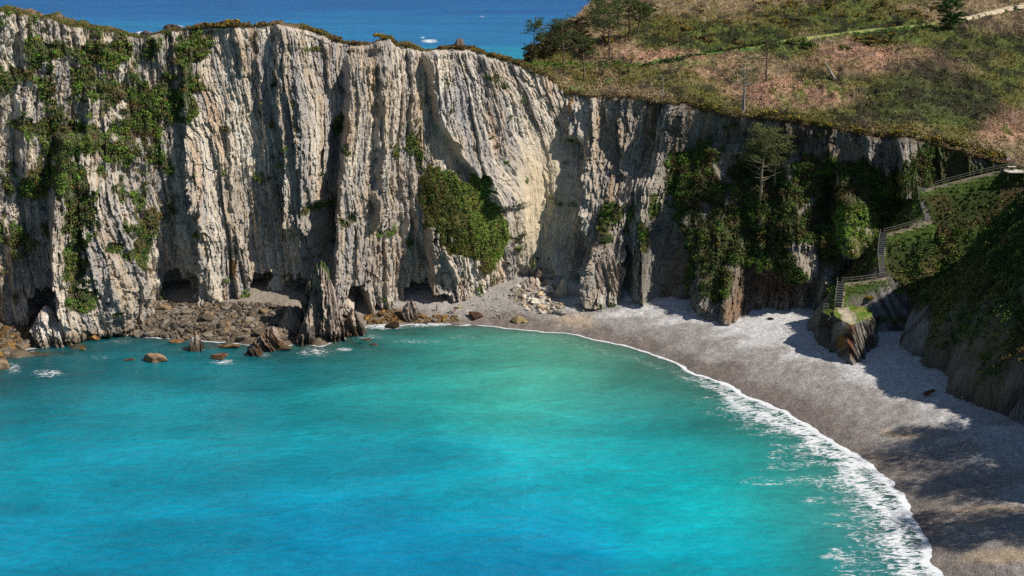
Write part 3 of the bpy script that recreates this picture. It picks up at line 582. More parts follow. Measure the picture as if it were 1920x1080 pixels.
hC = 3.5+hC; hC = np.minimum(hC, lerp(capf, crest, sst(0, 9, GX2-xf))+1.2*fbm(GX2*.1, GY2*.1, 3, 305))
hC = np.where(d > 0, hC, -2.0)
hC = np.where(GY2 > 262, lerp(hC, np.minimum(hC, 36+0*hC), sst(262, 267, GY2)), hC)
def fall(q): return 1.65*np.minimum(q, 5)+1.12*np.maximum(q-5, 0)
rd = np.full(GX2.shape, 1e9); rz = np.zeros(GX2.shape)
for a, b in zip(PW[:-1], PW[1:]):
    ex, ey = b[0]-a[0], b[1]-a[1]; t = np.clip(((GX2-a[0])*ex+(GY2-a[1])*ey)/(ex*ex+ey*ey), 0, 1)
    dd = np.hypot(GX2-a[0]-t*ex, GY2-a[1]-t*ey); zz = a[2]+t*(b[2]-a[2]); sc = zz-fall(dd); m = sc > rz-fall(np.minimum(rd, 1e4))
    rd = np.where(m, dd, rd); rz = np.where(m, zz, rz)
sp2 = fbm(GX2*0.13, GY2*0.05, 4, 311)
hB = rz-0.35-fall(np.maximum(rd-.9, 0))*(1+0.12*sp2*sst(2, 7, rd))-0.8*np.maximum(0, sp2)*sst(2, 7, rd)
hB = np.where(GY2 > 268.5+0*GY2, hB-2*(GY2-268.5), hB)
# gully between the spur and the headland
gully = np.exp(-((GX2-(86+(GY2-240)*0.55))/2.6)**2)*sst(232, 242, GY2)*sst(266, 258, GY2)
hh = np.maximum(hC-3.4*gully, hB); isB = hB > hC
g0 = ground_z(GX2, GY2, detail=False)
hh = np.maximum(hh, g0-1.5)
slope_n = 0.9*fbm(GX2*.25, GY2*.25, 4, 315)+0.55*np.maximum(0, fbm(GX2*.7, GY2*.7, 3, 317))
hh = hh+slope_n*sst(2.0, 6.0, rd)*sst(0.2, 3, hh-g0)
low = sst(8.5, 3.5, hh-g0+9*fbm(GX2*.12, GY2*.12, 4, 319))*sst(0.9, 1.3, np.hypot(*np.gradient(hh, 0.42)))
c1 = fbm(GX2*.3, GY2*.3, 4, 321); c2 = fbm(GX2*.07, GY2*.07, 3, 323)
HCc = lerp(srgb(70, 84, 38), srgb(96, 84, 54), sst(-.2, .5, c1)[..., None]); HCc = lerp(HCc, srgb(56, 74, 34), sst(0, .5, c2)[..., None]*.6)
HCc = lerp(HCc, lerp(srgb(96, 88, 84), srgb(176, 172, 170), sst(-.3, .5, fbm(GX2*.9+GY2*.8, hh*.08, 4, 325))[..., None]), low[..., None]); HCc = lerp(HCc, srgb(110, 76, 54), (low*sst(.25, .5, fbm(GY2*.15, hh*.1, 3, 328))*.7)[..., None])
HCc = lerp(HCc, srgb(140, 130, 112), (sst(.32, .5, fbm(GX2*.1, GY2*.1+hh*.03, 4, 327))*.7*sst(1.0, 1.4, np.hypot(*np.gradient(hh, 0.42))))[..., None])
HCc = lerp(HCc, srgb(88, 112, 48), (sst(2.6, 1.2, rd+.6*c1))[..., None]); HCc = lerp(HCc, srgb(168, 156, 132), sst(1.0, 0.7, rd)[..., None])
def head_z(x, y):
    i = np.clip((np.asarray(y)-hy[0])/0.42, 0, len(hy)-1.01); j = np.clip((np.asarray(x)-hx[0])/0.42, 0, len(hx)-1.01)
    i0 = i.astype(int) if hasattr(i, 'astype') else int(i); j0 = j.astype(int) if hasattr(j, 'astype') else int(j); fi = i-i0; fj = j-j0
    return (hh[i0, j0]*(1-fj)+hh[i0, j0+1]*fj)*(1-fi)+(hh[i0+1, j0]*(1-fj)+hh[i0+1, j0+1]*fj)*fi
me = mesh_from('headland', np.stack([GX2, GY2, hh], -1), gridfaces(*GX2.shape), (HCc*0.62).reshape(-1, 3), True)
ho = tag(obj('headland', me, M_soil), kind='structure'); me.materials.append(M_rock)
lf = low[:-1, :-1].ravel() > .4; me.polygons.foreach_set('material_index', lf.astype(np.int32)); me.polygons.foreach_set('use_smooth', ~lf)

# ------------------------------------------------------------------ rocks: slabs with a given skyline, and split boulders
def base_pt(px, py):
    Y = float(hit_ground(px, py)[0]); v = WV(px, py, Y)
    if v.z < 0.0:
        a, b = ray(px, py); Y = float(-CAMH/b); v = Vector((float(a*Y), Y, 0.0))
    return v
def slab_np(sil, base, depth, seed, c1, c2, lean=0.0, nt=120, nz=70, rough=1.0, zlow=None, Y=None, tide=False, ctop=None):
    sil = np.array(sil, float); px0, px1 = sil[0, 0], sil[-1, 0]
    bp = base_pt((px0+px1)/2, base) if Y is None else None
    Y0 = bp.y+depth*0.9 if Y is None else Y
    zb = (bp.z-1.3) if zlow is None else zlow
    th = np.linspace(0, 2*np.pi, nt, endpoint=False)[None]; t = np.linspace(0, 1, nz)[:, None]
    u = .5-.5*np.cos(th); px = px0+(px1-px0)*u
    zt = np.maximum(W(px, np.interp(px, sil[:, 0], sil[:, 1]), Y0)[..., 2], zb+.3)
    x = W(px, 0*px+base, Y0)[..., 0]; z = zb+t*(zt-zb); wid = abs(x.max()-x.min())
    dep = depth*(1-0.75*t**2)*np.sqrt(np.clip(np.minimum(t*0+1, (1-t)*12), 0, 1)); side = np.sign(np.sin(th))*np.abs(np.sin(th))**.6
    xx = x+0*t; yy = Y0+side*dep; hgt_ = z
    flare = (1-t)**2*0.12*wid*(-np.cos(th)); xx = xx+flare
    k = xx+lean*hgt_+(yy-Y0)*.6
    n = .55*(1-2*np.abs(n2(k*.9, hgt_*.1, seed)))+.4*(1-2*np.abs(n2(k*2, hgt_*.2, seed+1)))+.25*n2(k*4, hgt_*.5, seed+2)+.35*n2(k*.35, hgt_*.25, seed+3)
    _, _, cvv = cell2(k*1.2, hgt_*.35, seed+4); n = (n+.5*(cvv-.5))*rough*min(1, depth/2.5)
    sgn = side; fade = np.minimum(1, (1-t)*6)
    yy = yy+n*sgn*fade; xx = xx-np.cos(th)*n*.5*fade+.2*n2(k*3, hgt_*2, seed+9)*fade
    zz = z+(t > .6)*.35*n2(px*.35, 0*px, seed+6)
    b = fbm(k*1.1, hgt_*.1, 4, seed+7)
    C_ = lerp(np.array(c1), np.array(c2), sst(-.4, .5, b)[..., None]); C_ = C_*(1+.25*n2(k*5, hgt_*3, seed+8))[..., None]
    if tide: C_ = lerp(C_*np.array([.42, .38, .32]), C_, sst(.6, 2.8, zz+.5*b)[..., None])
    if ctop is not None: C_ = lerp(C_, np.array(ctop), (sst(.9, .97, t+.03*b)*(np.cos(th) > -0.2))[..., None])
    return np.stack([xx, yy, zz], -1).reshape(-1, 3), gridfaces(nz, nt, True), C_.reshape(-1, 3)
G_P, G_G, G_W, G_B = srgb(176, 158, 142)*.85, srgb(104, 94, 88)*.75, srgb(212, 204, 194)*.9, srgb(128, 98, 68)*.8
def slab_thing(name, parts, label, cat, group=None, mat=None):
    v, f, c = join_np(parts); ce = np.array([v[:, 0].mean(), v[:, 1].mean(), v[:, 2].min()])
    me = mesh_from(name, v-ce, f, c, False); o = obj(name, me, mat or M_boulder, loc=tuple(ce)); tag(o, label, cat, group); return o
slab_thing('sea_stack', [
    slab_np([(584, 600), (586, 560), (590, 515), (600, 496), (606, 488), (613, 491), (619, 499), (622, 520), (632, 556), (640, 590), (648, 620)], 640, 3.6, 501, G_P, G_G, -.05, 200, 140, 2.0, tide=True, ctop=srgb(84, 100, 50)*.6),
    slab_np([(571, 600), (573, 560), (576, 545), (582, 522), (590, 512), (597, 520), (600, 560)], 612, 3.2, 502, G_G, G_P*.8, -.05, 120, 100, 1.8, tide=True),
    slab_np([(560, 640), (566, 612), (574, 592), (580, 586), (586, 600), (592, 600), (596, 625)], 644, 2.4, 503, G_P, G_G, -.1, 110, 70, 1.5, tide=True),
    slab_np([(618, 610), (628, 580), (640, 588), (650, 600), (658, 590), (666, 581), (673, 588), (677, 606), (678, 622)], 632, 2.6, 504, G_P, G_G, .05, 140, 80, 1.7, tide=True)],
    'tall layered sea stack with a mossy slanting top, rising from the water before the caves', 'sea stack')
slab_thing('coastal_rock', [slab_np([(58, 645), (63, 618), (74, 598), (84, 584), (92, 572), (97, 573), (106, 592), (113, 603), (122, 593), (131, 597), (139, 612), (143, 640)], 650, 4.0, 511, G_W, G_P*.8, .1, 150, 80, 1.4, tide=True)],
    'big white pointed rock with a dark wet foot, in the water under the left cliff', 'rock')
slab_thing('coastal_rock', [slab_np([(752, 602), (754, 582), (760, 572), (766, 565), (774, 563), (779, 568), (782, 582), (787, 602)], 603, 2.0, 521, G_G, G_P*.8, .1, 90, 60, .9, tide=True)],
    'narrow grey upright rock at the water edge beside the walking person', 'rock')
slab_thing('coastal_rock', [slab_np([(470, 656), (478, 641), (492, 628), (508, 618), (516, 611), (524, 614), (527, 640), (524, 655)], 658, 2.8, 531, G_P*.8, G_B, .5, 110, 50, 1.1, tide=True)],
    'wedge shaped brown rock in the shallows just left of the tall sea stack', 'rock')
slab_thing('coastal_rock', [slab_np([(458, 668), (464, 656), (474, 651), (488, 654), (494, 666)], 669, 1.6, 533, G_B, G_G, .3, 70, 40, .8, tide=True)],
    'low ribbed brown rock touching the foot of the wedge shaped rock', 'rock')
slab_thing('coastal_rock', [slab_np([(520, 622), (530, 598), (538, 585), (544, 572), (550, 577), (556, 590), (566, 600), (572, 618)], 617, 2.4, 541, G_P*.8, G_B, .1, 90, 50, 1.1)],
    'tan pointed rock standing on the boulder shore behind the sea stack', 'rock')
slab_thing('coastal_rock', [slab_np([(354, 655), (357, 640), (363, 634), (368, 627), (376, 633), (382, 640), (383, 655)], 659, 1.7, 551, G_G, G_P*.8, 0, 80, 50, .9, tide=True, ctop=srgb(220, 216, 205)*.8)],
    'stumpy dark rock with a white top standing alone in the shallows', 'rock')
slab_thing('rock_slab', [slab_np([(1107, 560), (1110, 525), (1114, 500), (1122, 490), (1136, 482), (1149, 478), (1154, 495), (1158, 525), (1161, 556)], 567, 2.6, 561, G_G*1.15, G_P*.8, .12, 120, 70, .8)],
    'tall grey slab of rock leaning on the shaded cliff where the beach begins', 'rock')
slab_thing('rock_slab', [slab_np([(1036, 556), (1042, 545), (1048, 532), (1055, 524), (1061, 525), (1062, 550)], 557, 1.6, 571, G_P, srgb(206, 190, 160)*.8, .05, 70, 50, .7)],
    'pale upright slab standing at the right edge of the landslide rubble', 'rock')
slab_thing('rock_slab', [slab_np([(968, 545), (978, 531), (990, 522), (1006, 521), (1013, 527), (1014, 545)], 545, 2.2, 576, srgb(214, 204, 188)*.85, G_P, .0, 70, 30, .4)],
    'large flat pale block lying highest in the landslide rubble', 'rock')
slab_thing('rock_slab', [slab_np([(1000, 530), (1003, 512), (1009, 505), (1016, 507), (1018, 528)], 532, 1.6, 577, G_G*.9, G_B, .2, 60, 40, .7)],
    'square brown block wedged between the landslide scar and the large pale block', 'rock')
slab_thing('rock_buttress', [slab_np([(1868, 765), (1876, 740), (1888, 718), (1898, 700), (1906, 660), (1914, 625), (1930, 600), (1960, 590), (2000, 640), (2020, 780)], 772, 6.0, 581, srgb(120, 100, 76)*.7, srgb(90, 84, 78)*.7, .1, 160, 100, 1.5)],
    'dark brown rock buttress at the right edge of the beach', 'rock')
slab_thing('crag', [slab_np([(846, 95), (850, 84), (856, 76), (862, 71), (867, 72), (871, 84), (876, 95)], 92, 2.0, 591, srgb(130, 118, 112)*.8, srgb(100, 88, 84)*.8, .4, 70, 40, 1.2, zlow=40, Y=322)],
    'dark jagged crag poking above the brow against the sea', 'rock')
slab_thing('crag', [slab_np([(575, 66), (592, 58), (608, 59), (616, 66), (628, 69), (636, 78), (644, 92)], 80, 3.0, 596, srgb(165, 132, 106)*.8, srgb(110, 96, 84)*.8, .3, 100, 40, 1.0, zlow=40, Y=314)],
    'reddish broken crag behind the brow at the middle of the cliff top', 'rock')
def sea_rock(sil, base, dep, seed, label):
    a, b = ray((sil[0][0]+sil[-1][0])/2, base); Y = float(-CAMH/b)
    slab_thing('sea_rock', [slab_np(sil, base, dep, seed, srgb(96, 84, 86)*.8, srgb(70, 60, 62)*.8, .6, 90, 24, 2.0, zlow=-1.5, Y=Y+dep)], label, 'rock')
sea_rock([(305, 54), (310, 47), (318, 45), (330, 46), (338, 49), (345, 54)], 54, 7, 601, 'low dark reef ringed by surf, farther out in the open sea')
sea_rock([(259, 66), (266, 60), (274, 56), (282, 61), (291, 64)], 66, 6, 603, 'small dark reef in the surf right behind the left cliff brow')

# split boulders
def boulder_np(seed, c1, c2, flat=.7, sub=4):
    rs = np.random.RandomState(seed); bm = bmesh.new(); bmesh.ops.create_icosphere(bm, subdivisions=sub, radius=1.0)
    v = np.array([q.co[:] for q in bm.verts]); f = np.array([[l.index for l in q.verts] for q in bm.faces]); bm.free()
    n = rs.normal(size=(13, 3)); n /= np.linalg.norm(n, axis=1)[:, None]; dd = rs.uniform(.55, .95, 13)
    q = v@n.T; r = np.where(q > .05, dd/np.maximum(q, .05), 9).min(1); r = np.minimum(r, 1.25)
    p = v*r[:, None]; p *= (1+.05*fbm3(p, 1.7, 3, seed)+.035*fbm3(p, 5, 2, seed+3))[:, None]; p[:, 2] *= flat
    b = fbm3(p, 1.4, 3, seed+5); c = lerp(np.array(c1), np.array(c2), sst(-.4, .4, b)[:, None])*(1+.2*fbm3(p, 6, 2, seed+8))[:, None]
    return p, f, c
def bm_mesh(name, seed, c1, c2, flat=.7, sub=4):
    v, f, c = boulder_np(seed, c1, c2, flat, sub); return mesh_from(name, v, f, c, False)
BR = [srgb(150, 138, 120)*.8, srgb(112, 102, 92)*.75, srgb(84, 80, 76)*.7, srgb(150, 126, 96)*.75, srgb(104, 92, 78)*.7]
field_m = [bm_mesh('boulder', 700+i, BR[i % 5], BR[(i*2+1) % 5], .5+.05*(i % 5), 3) for i in range(12)]
gold_m = [bm_mesh('boulder', 730+i, [srgb(170, 130, 72)*.75, srgb(140, 104, 64)*.7, srgb(120, 92, 60)*.7][i % 3], srgb(100, 78, 48)*.6, .6, 3) for i in range(6)]
pale_m = [bm_mesh('boulder', 750+i, [srgb(216, 206, 188)*.95, srgb(186, 178, 168)*.9, srgb(204, 176, 138)*.9][i % 3], srgb(160, 148, 132)*.8, .65, 3) for i in range(9)]
rng = np.random.RandomState(5)
def inpoly(px, py, poly):
    ins = False; m = len(poly)
    for i in range(m):
        ax, ay = poly[i]; bx_, by_ = poly[(i+1) % m]
        if (ay > py) != (by_ > py) and px < (bx_-ax)*(py-ay)/(by_-ay)+ax: ins = not ins
    return ins
def scatter_rocks(poly, n, meshes, smin, smax, label, cat, group, mind=0.7, power=2.0):
    xs_ = [p[0] for p in poly]; ys_ = [p[1] for p in poly]; put = []; tries = 0
    first = {}
    while len(put) < n and tries < n*60:
        tries += 1; px = rng.uniform(min(xs_), max(xs_)); py = rng.uniform(min(ys_), max(ys_))
        if not inpoly(px, py, poly): continue
        s = smin+(smax-smin)*rng.rand()**power; p = base_pt(px, py)
        if any((p.x-q[0])**2+(p.y-q[1])**2 < (mind*(s+q[2]))**2 for q in put): continue
        put.append((p.x, p.y, s)); k = rng.randint(len(meshes))
        if k not in first: o = obj('boulder', meshes[k], M_boulder); first[k] = o; tag(o, label, cat, group)
        else: o = first[k].copy(); col.objects.link(o)
        o.location = (p.x, p.y, p.z+s*.12); o.rotation_euler = (rng.uniform(-.3, .3), rng.uniform(-.3, .3), rng.uniform(0, 6.28)); o.scale = (s, s*rng.uniform(.7, 1), s*rng.uniform(.75, 1.1))
    return put
FIELD = [(150, 628), (200, 606), (262, 580), (305, 562), (380, 572), (455, 566), (560, 575), (560, 640), (450, 640), (330, 634), (230, 628)]
LEFTC = [(-10, 622), (30, 612), (62, 618), (58, 650), (30, 664), (-10, 676)]
STRIP = [(686, 590), (740, 578), (790, 590), (856, 593), (866, 606), (800, 606), (745, 606), (690, 608)]
SLIDE = [(960, 545), (985, 530), (1015, 510), (1045, 520), (1075, 545), (1040, 552), (1060, 575), (1030, 592), (985, 580), (955, 560)]
scatter_rocks(FIELD, 150, field_m, .55, 2.3, 'brown grey boulder among the boulders on the shore below the low caves', 'boulder', 'boulders on the shore below the caves', .5, 2.2)
scatter_rocks(LEFTC, 26, gold_m+field_m[:3], .5, 1.6, 'orange brown boulder in the heap at the far left foot of the cliff', 'boulder', 'boulders heaped at the far left', .5)
scatter_rocks(STRIP, 44, gold_m+field_m[:2], .4, 1.3, 'yellow brown boulder in the strip along the water by the people', 'boulder', 'boulders in the strip near the people', .5)
scatter_rocks(SLIDE, 66, pale_m, .4, 1.9, 'pale fallen rock in the landslide rubble under the scar', 'boulder', 'fallen rocks under the landslide scar', .55, 2.5)
def rubble(name, poly, n, smin, smax, cols, label, seed):
    rs = np.random.RandomState(seed); parts = []; lib = [boulder_np(seed+i, cols[i % len(cols)], cols[(i+1) % len(cols)]*.8, .65, 2) for i in range(6)]
    xs_ = [p[0] for p in poly]; ys_ = [p[1] for p in poly]; P_ = []
    while len(P_) < n:
        px, py = rs.uniform(min(xs_), max(xs_)), rs.uniform(min(ys_), max(ys_))
        if inpoly(px, py, poly): P_.append((px, py))
    P_ = np.array(P_); Y = hit_ground(P_[:, 0], P_[:, 1]); X = ray(P_[:, 0], P_[:, 1])[0]*Y; Z = ground_z(X, Y, detail=False)
    for i in range(n):
        v, f, c = lib[i % 6]; a = rs.uniform(0, 6.28); s = smin+(smax-smin)*rs.rand()**2
        w = v*s*np.array([1, rs.uniform(.6, 1), 1]); w = np.stack([w[:, 0]*math.cos(a)-w[:, 1]*math.sin(a), w[:, 0]*math.sin(a)+w[:, 1]*math.cos(a), w[:, 2]], -1)
        parts.append((w+np.array([X[i], Y[i], max(Z[i], -.3)+s*.1]), f, c*rs.uniform(.75, 1.3)))
    V, F, C_ = join_np(parts); o = obj(name, mesh_from(name, V, F, C_, False), M_boulder); tag(o, label, 'rubble', kind='stuff')
rubble('rubble', FIELD, 2600, .18, .75, BR, 'loose brown stones filling the gaps between the shore boulders', 801)
rubble('rubble', LEFTC, 260, .15, .6, [srgb(160, 124, 76)*.7, BR[1]], 'loose orange stones at the far left foot of the cliff', 811)
rubble('rubble', STRIP, 520, .12, .5, [srgb(172, 138, 80)*.7, srgb(120, 100, 70)*.7], 'loose yellow brown stones along the water by the people', 821)
rubble('rubble', SLIDE, 900, .1, .5, [srgb(190, 180, 164)*.8, srgb(150, 140, 130)*.75, srgb(186, 160, 122)*.75], 'small pale stones of the landslide rubble', 831)
rubble('rubble', [(880, 560), (960, 545), (1075, 560), (1100, 590), (1040, 612), (940, 600), (890, 580)], 260, .1, .4, [srgb(200, 194, 186)*.8, srgb(170, 160, 150)*.75], 'scattered pale stones on the beach below the landslide', 841)
def rock_one(px, py, s, mesh_args, label, sc=(1, 1, 1), rz=0, lift=.15, name='boulder'):
    p = base_pt(px, py); o = obj(name, bm_mesh(name, *mesh_args), M_boulder, loc=(p.x, p.y, p.z+s*lift)); o.scale = (s*sc[0], s*sc[1], s*sc[2]); o.rotation_euler[2] = rz
    tag(o, label, 'boulder'); return o
rock_one(891, 594, 1.5, (851, srgb(120, 84, 60)*.7, srgb(84, 60, 48)*.7, .75, 4), 'rust brown boulder alone on the beach right of the seated people', (1.1, .8, 1))
rock_one(969, 604, 1.6, (852, srgb(160, 142, 100)*.75, srgb(120, 108, 80)*.7, .7, 4), 'rounded olive boulder near the waterline below the landslide', (1.1, .8, .9))
rock_one(986, 605, .9, (853, srgb(190, 164, 120)*.75, srgb(120, 100, 76)*.7, .6, 4), 'small tan boulder touching the olive boulder', (1.2, .7, .8))
rock_one(1048, 587, 1.5, (854, srgb(170, 166, 158)*.8, srgb(130, 128, 122)*.75, .7, 4), 'rounded grey boulder at the lower right of the landslide rubble', (1.3, .9, .8))
rock_one(1206, 549, .7, (855, srgb(170, 168, 162)*.8, srgb(130, 128, 122)*.75, .85, 3), 'round grey boulder at the foot of the shaded gully', (1, 1, 1), 0, .5)
rock_one(739, 612, 1.5, (856, srgb(80, 62, 46)*.6, srgb(60, 48, 38)*.6, .7, 4), 'dark wet boulder in the surf below the upright rock', (1.1, .8, .8))
rock_one(295, 676, 2.6, (857, srgb(168, 140, 110)*.75, srgb(110, 88, 66)*.7, .5, 4), 'long tan boulder alone in the water far from shore', (1.05, .6, .9))
rock_one(155, 656, .8, (858, srgb(140, 118, 60)*.7, srgb(100, 88, 50)*.7, .6, 3), 'small yellow green boulder in the water near the white pointed rock', (1, .8, 1))
rock_one(178, 637, 1.3, (859, srgb(184, 138, 78)*.75, srgb(130, 96, 56)*.7, .6, 4), 'orange boulder at the left end of the boulder shore', (1.1, .8, .9))
rock_one(243, 675, 1.0, (860, srgb(130, 100, 74)*.7, srgb(90, 80, 60)*.6, .35, 3), 'barely showing brown boulder left of the long tan boulder', (1.6, .8, 1), 0, 0)
rock_one(410, 672, 1.6, (861, srgb(150, 110, 84)*.75, srgb(96, 76, 60)*.6, .6, 4), 'low reddish rock in the shallows right of the white topped rock', (1.3, .8, .8))
rock_one(428, 651, 1.5, (862, srgb(160, 124, 90)*.75, srgb(106, 84, 60)*.6, .5, 4), 'flat tan rock at the edge of the boulder shore', (1.5, .8, .8))
rock_one(332, 641, 1.1, (863, srgb(170, 128, 86)*.75, srgb(120, 92, 60)*.6, .5, 3), 'small orange tan rock just off the boulder shore', (1.3, .8, .8))
rock_one(-2, 690, 2.6, (864, srgb(170, 146, 116)*.75, srgb(110, 92, 72)*.6, .8, 4), 'tan boulder cut by the left edge of the picture', (1.1, 1, 1))
rock_one(684, 637, .9, (865, srgb(120, 90, 64)*.7, srgb(80, 66, 50)*.6, .3, 3), 'flat brown boulder awash right of the sea stack', (1.5, .8, 1), 0, 0)
rock_one(702, 646, .8, (866, srgb(130, 92, 74)*.7, srgb(80, 66, 56)*.6, .4, 3), 'small reddish boulder awash farther right of the sea stack', (1.3, .8, 1), 0, 0)
rock_one(533, 655, 1.5, (867, srgb(110, 90, 68)*.7, srgb(80, 66, 50)*.6, .5, 3), 'dark low boulder between the wedge shaped rock and the sea stack', (1.4, .8, .9))
rock_one(861, 577, .8, (868, srgb(206, 196, 150)*.8, srgb(170, 160, 124)*.75, .8, 3), 'pale yellow boulder behind the people sitting on the beach', (1, .8, 1))
rock_one(1692, 813, .28, (869, srgb(220, 218, 212)*.85, srgb(190, 188, 180)*.8, .8, 3), 'white stone alone on the sandy patch of the beach')
p = base_pt(1446, 599); v, f, c = boulder_np(870, srgb(40, 38, 40)*.5, srgb(30, 28, 30)*.5, .4, 3)
o = obj('driftwood', mesh_from('driftwood', v*np.array([1, .32, .7]), f, c, False), M_bark, loc=(p.x, p.y, p.z+.1)); tag(o, 'short black driftwood log lying on the pale pebbles', 'driftwood')
def log(px0, py0, px1, py1, r, c, label, extra=None):
    a, b = base_pt(px0, py0), base_pt(px1, py1); a.z += r; b.z += r*1.4; L_ = [tube_np([list(a), list((a+b)/2+Vector((0, 0, .12))), list(b)], [r, r*.9, r*.6], c)]
    for e in extra or []: L_.append(tube_np([list(a.lerp(b, e[0])), list(a.lerp(b, e[0])+Vector(e[1]))], [r*.5, r*.2], c))
    v, f, cc_ = join_np(L_); ce = np.array(a[:]); o = obj('driftwood', mesh_from('driftwood', v-ce, f, cc_), M_bark, loc=tuple(ce)); tag(o, label, 'driftwood')
log(1733, 744, 1752, 737, .38, srgb(120, 84, 60)*.7, 'thick brown driftwood log in the shade of the headland', [(.4, (.8, .3, .7)), (.7, (.3, -.6, .5))])
log(1858, 745, 1872, 757, .12, srgb(190, 180, 168)*.8, 'thin pale forked driftwood branch beside the rock buttress', [(.0, (.1, .3, 1.0))])
log(1790, 739, 1806, 748, .12, srgb(210, 204, 194)*.8, 'thin white driftwood stick on the bright pebbles', [(.6, (.5, .2, .5)), (.3, (-.3, .3, .4))])

# ------------------------------------------------------------------ outcrop with the grass platform at the end of the stairs
def loft_np(top, bot, nt, nz, seed, c1, c2, rough=.5, bulgef=0.0):
    def rs_(P_):
        P_ = np.array(P_, float); Q = np.concatenate([P_, P_[:1]]); L_ = np.concatenate([[0], np.cumsum(np.linalg.norm(np.diff(Q, axis=0), axis=1))]); s = np.linspace(0, L_[-1], nt, endpoint=False)
        return np.stack([np.interp(s, L_, Q[:, k]) for k in range(3)], -1)
    A_, B_ = rs_(top), rs_(bot); t = np.linspace(0, 1, nz)[:, None, None]; V = B_[None]*(1-t)+A_[None]*t
    ce = V.mean(1, keepdims=True); dr = V-ce; dr[..., 2] = 0; dr /= np.linalg.norm(dr, axis=2, keepdims=True)+1e-9
    k = V[..., 0]*1.0+V[..., 1]*.6+.12*V[..., 2]; h = V[..., 2]
    n = .5*(1-2*np.abs(n2(k*.8, h*.08, seed)))+.4*(1-2*np.abs(n2(k*1.9, h*.15, seed+1)))+.22*n2(k*4, h*.4, seed+2); _, _, cvv = cell2(k*1.3, h*.3, seed+4); n = n+.5*(cvv-.5)
    V = V+dr*(n*rough*np.minimum(1, (1-t[..., 0])*8+.25))[..., None]
    b = fbm(k*1.0, h*.08, 4, seed+5); C_ = lerp(np.array(c1), np.array(c2), sst(-.35, .45, b)[..., None])*(1+.22*n2(k*5, h*2, seed+6))[..., None]
    return V, C_
oc = empty('rock_outcrop', WV(1600, 640, 240)); tag(oc, 'flat topped rock outcrop with grass and a bare patch, below the stairs', 'outcrop')
topp = [WV(x, y, Y_) for x, y, Y_ in ((1560, 583, 243.5), (1571, 577, 246.5), (1600, 575, 248), (1628, 580, 246.5), (1636, 590, 243.5), (1634, 602, 240), (1612, 606, 237.6), (1596, 620, 235), (1578, 614, 237), (1567, 604, 239))]
for q in topp: q.z = 11.1+0.12*math.sin(q.x*2)
bots = []
for x, y in ((1538, 640), (1541, 600), (1600, 590), (1645, 610), (1646, 650), (1628, 668), (1614, 682), (1600, 689), (1582, 676), (1562, 664)):
    q = base_pt(x, y); q.z -= 1.5; bots.append(q)
V, C_ = loft_np([tuple(q) for q in topp], [tuple(q) for q in bots], 220, 90, 901, srgb(150, 146, 136)*.75, srgb(104, 98, 90)*.7, .9)
C_ = lerp(C_, srgb(120, 72, 44)*.7, (np.exp(-((pix(V[..., 0], V[..., 1], V[..., 2])[0]-1594)/8)**2)*sst(680, 660, pix(V[..., 0], V[..., 1], V[..., 2])[1])*.8)[..., None])
ppx, ppy = pix(V[..., 0], V[..., 1], V[..., 2]); C_ = lerp(C_, srgb(170, 128, 50)*.7, (blob(ppx, ppy, 1577, 640, 12, 22, .6)*.7)[..., None])
ocl = np.array(oc.location); me = mesh_from('rock_wall', V-ocl, gridfaces(V.shape[0], V.shape[1], True), C_.reshape(-1, 3), False); obj('rock_wall', me, M_rock, oc)
# grass cap: rings towards the middle
ring = V[-1]; ce = ring.mean(0); K = 26; s = np.linspace(1.02, 0, K)[:, None, None]; cap = ce+(ring-ce)[None]*s; cap[..., 2] = ring[None, :, 2]*s[..., 0]+ce[2]*(1-s[..., 0])+.12+.22*fbm(cap[..., 0]*.5, cap[..., 1]*.5, 3, 905)-.5*(s[..., 0] > 1)
cpx, cpy2 = pix(cap[..., 0], cap[..., 1], cap[..., 2]); gcol = lerp(srgb(104, 136, 46), srgb(150, 152, 80), sst(-.2, .5, fbm(cap[..., 0]*.8, cap[..., 1]*.8, 3, 907))[..., None])*.6
pth = np.maximum(blob(cpx, cpy2, 1592, 596, 17, 14, .3), blob(cpx, cpy2, 1582, 582, 13, 9, .3)); gcol = lerp(gcol, srgb(196, 184, 158)*.75, pth[..., None])
me = mesh_from('grass_top', cap-ocl, gridfaces(K, V.shape[1], True), gcol.reshape(-1, 3), True); obj('grass_top', me, M_soil, oc)
V2, C2 = loft_np([WV(x, y, Y_) for x, y, Y_ in ((1541, 585, 243), (1545, 580, 246), (1566, 578, 247), (1568, 596, 242), (1556, 592, 241))], [tuple(base_pt(x, y)-Vector((0, 0, 1))) for x, y in ((1535, 645), (1540, 610), (1575, 600), (1580, 655), (1556, 658))], 90, 50, 911, srgb(110, 104, 98)*.65, srgb(80, 74, 70)*.65, .7)
t2 = V2[-1].mean(0); capr = np.stack([V2[-1], V2[-1]*.5+t2*.5, V2[-1]*0+t2]); V2 = np.concatenate([V2, capr]); C2 = np.concatenate([C2, np.repeat(C2[-1:]*0+srgb(84, 100, 44)*.6, 3, 0)])
obj('rock_shoulder', mesh_from('rock_shoulder', V2-ocl, gridfaces(V2.shape[0], V2.shape[1], True), C2.reshape(-1, 3), False), M_rock, oc)

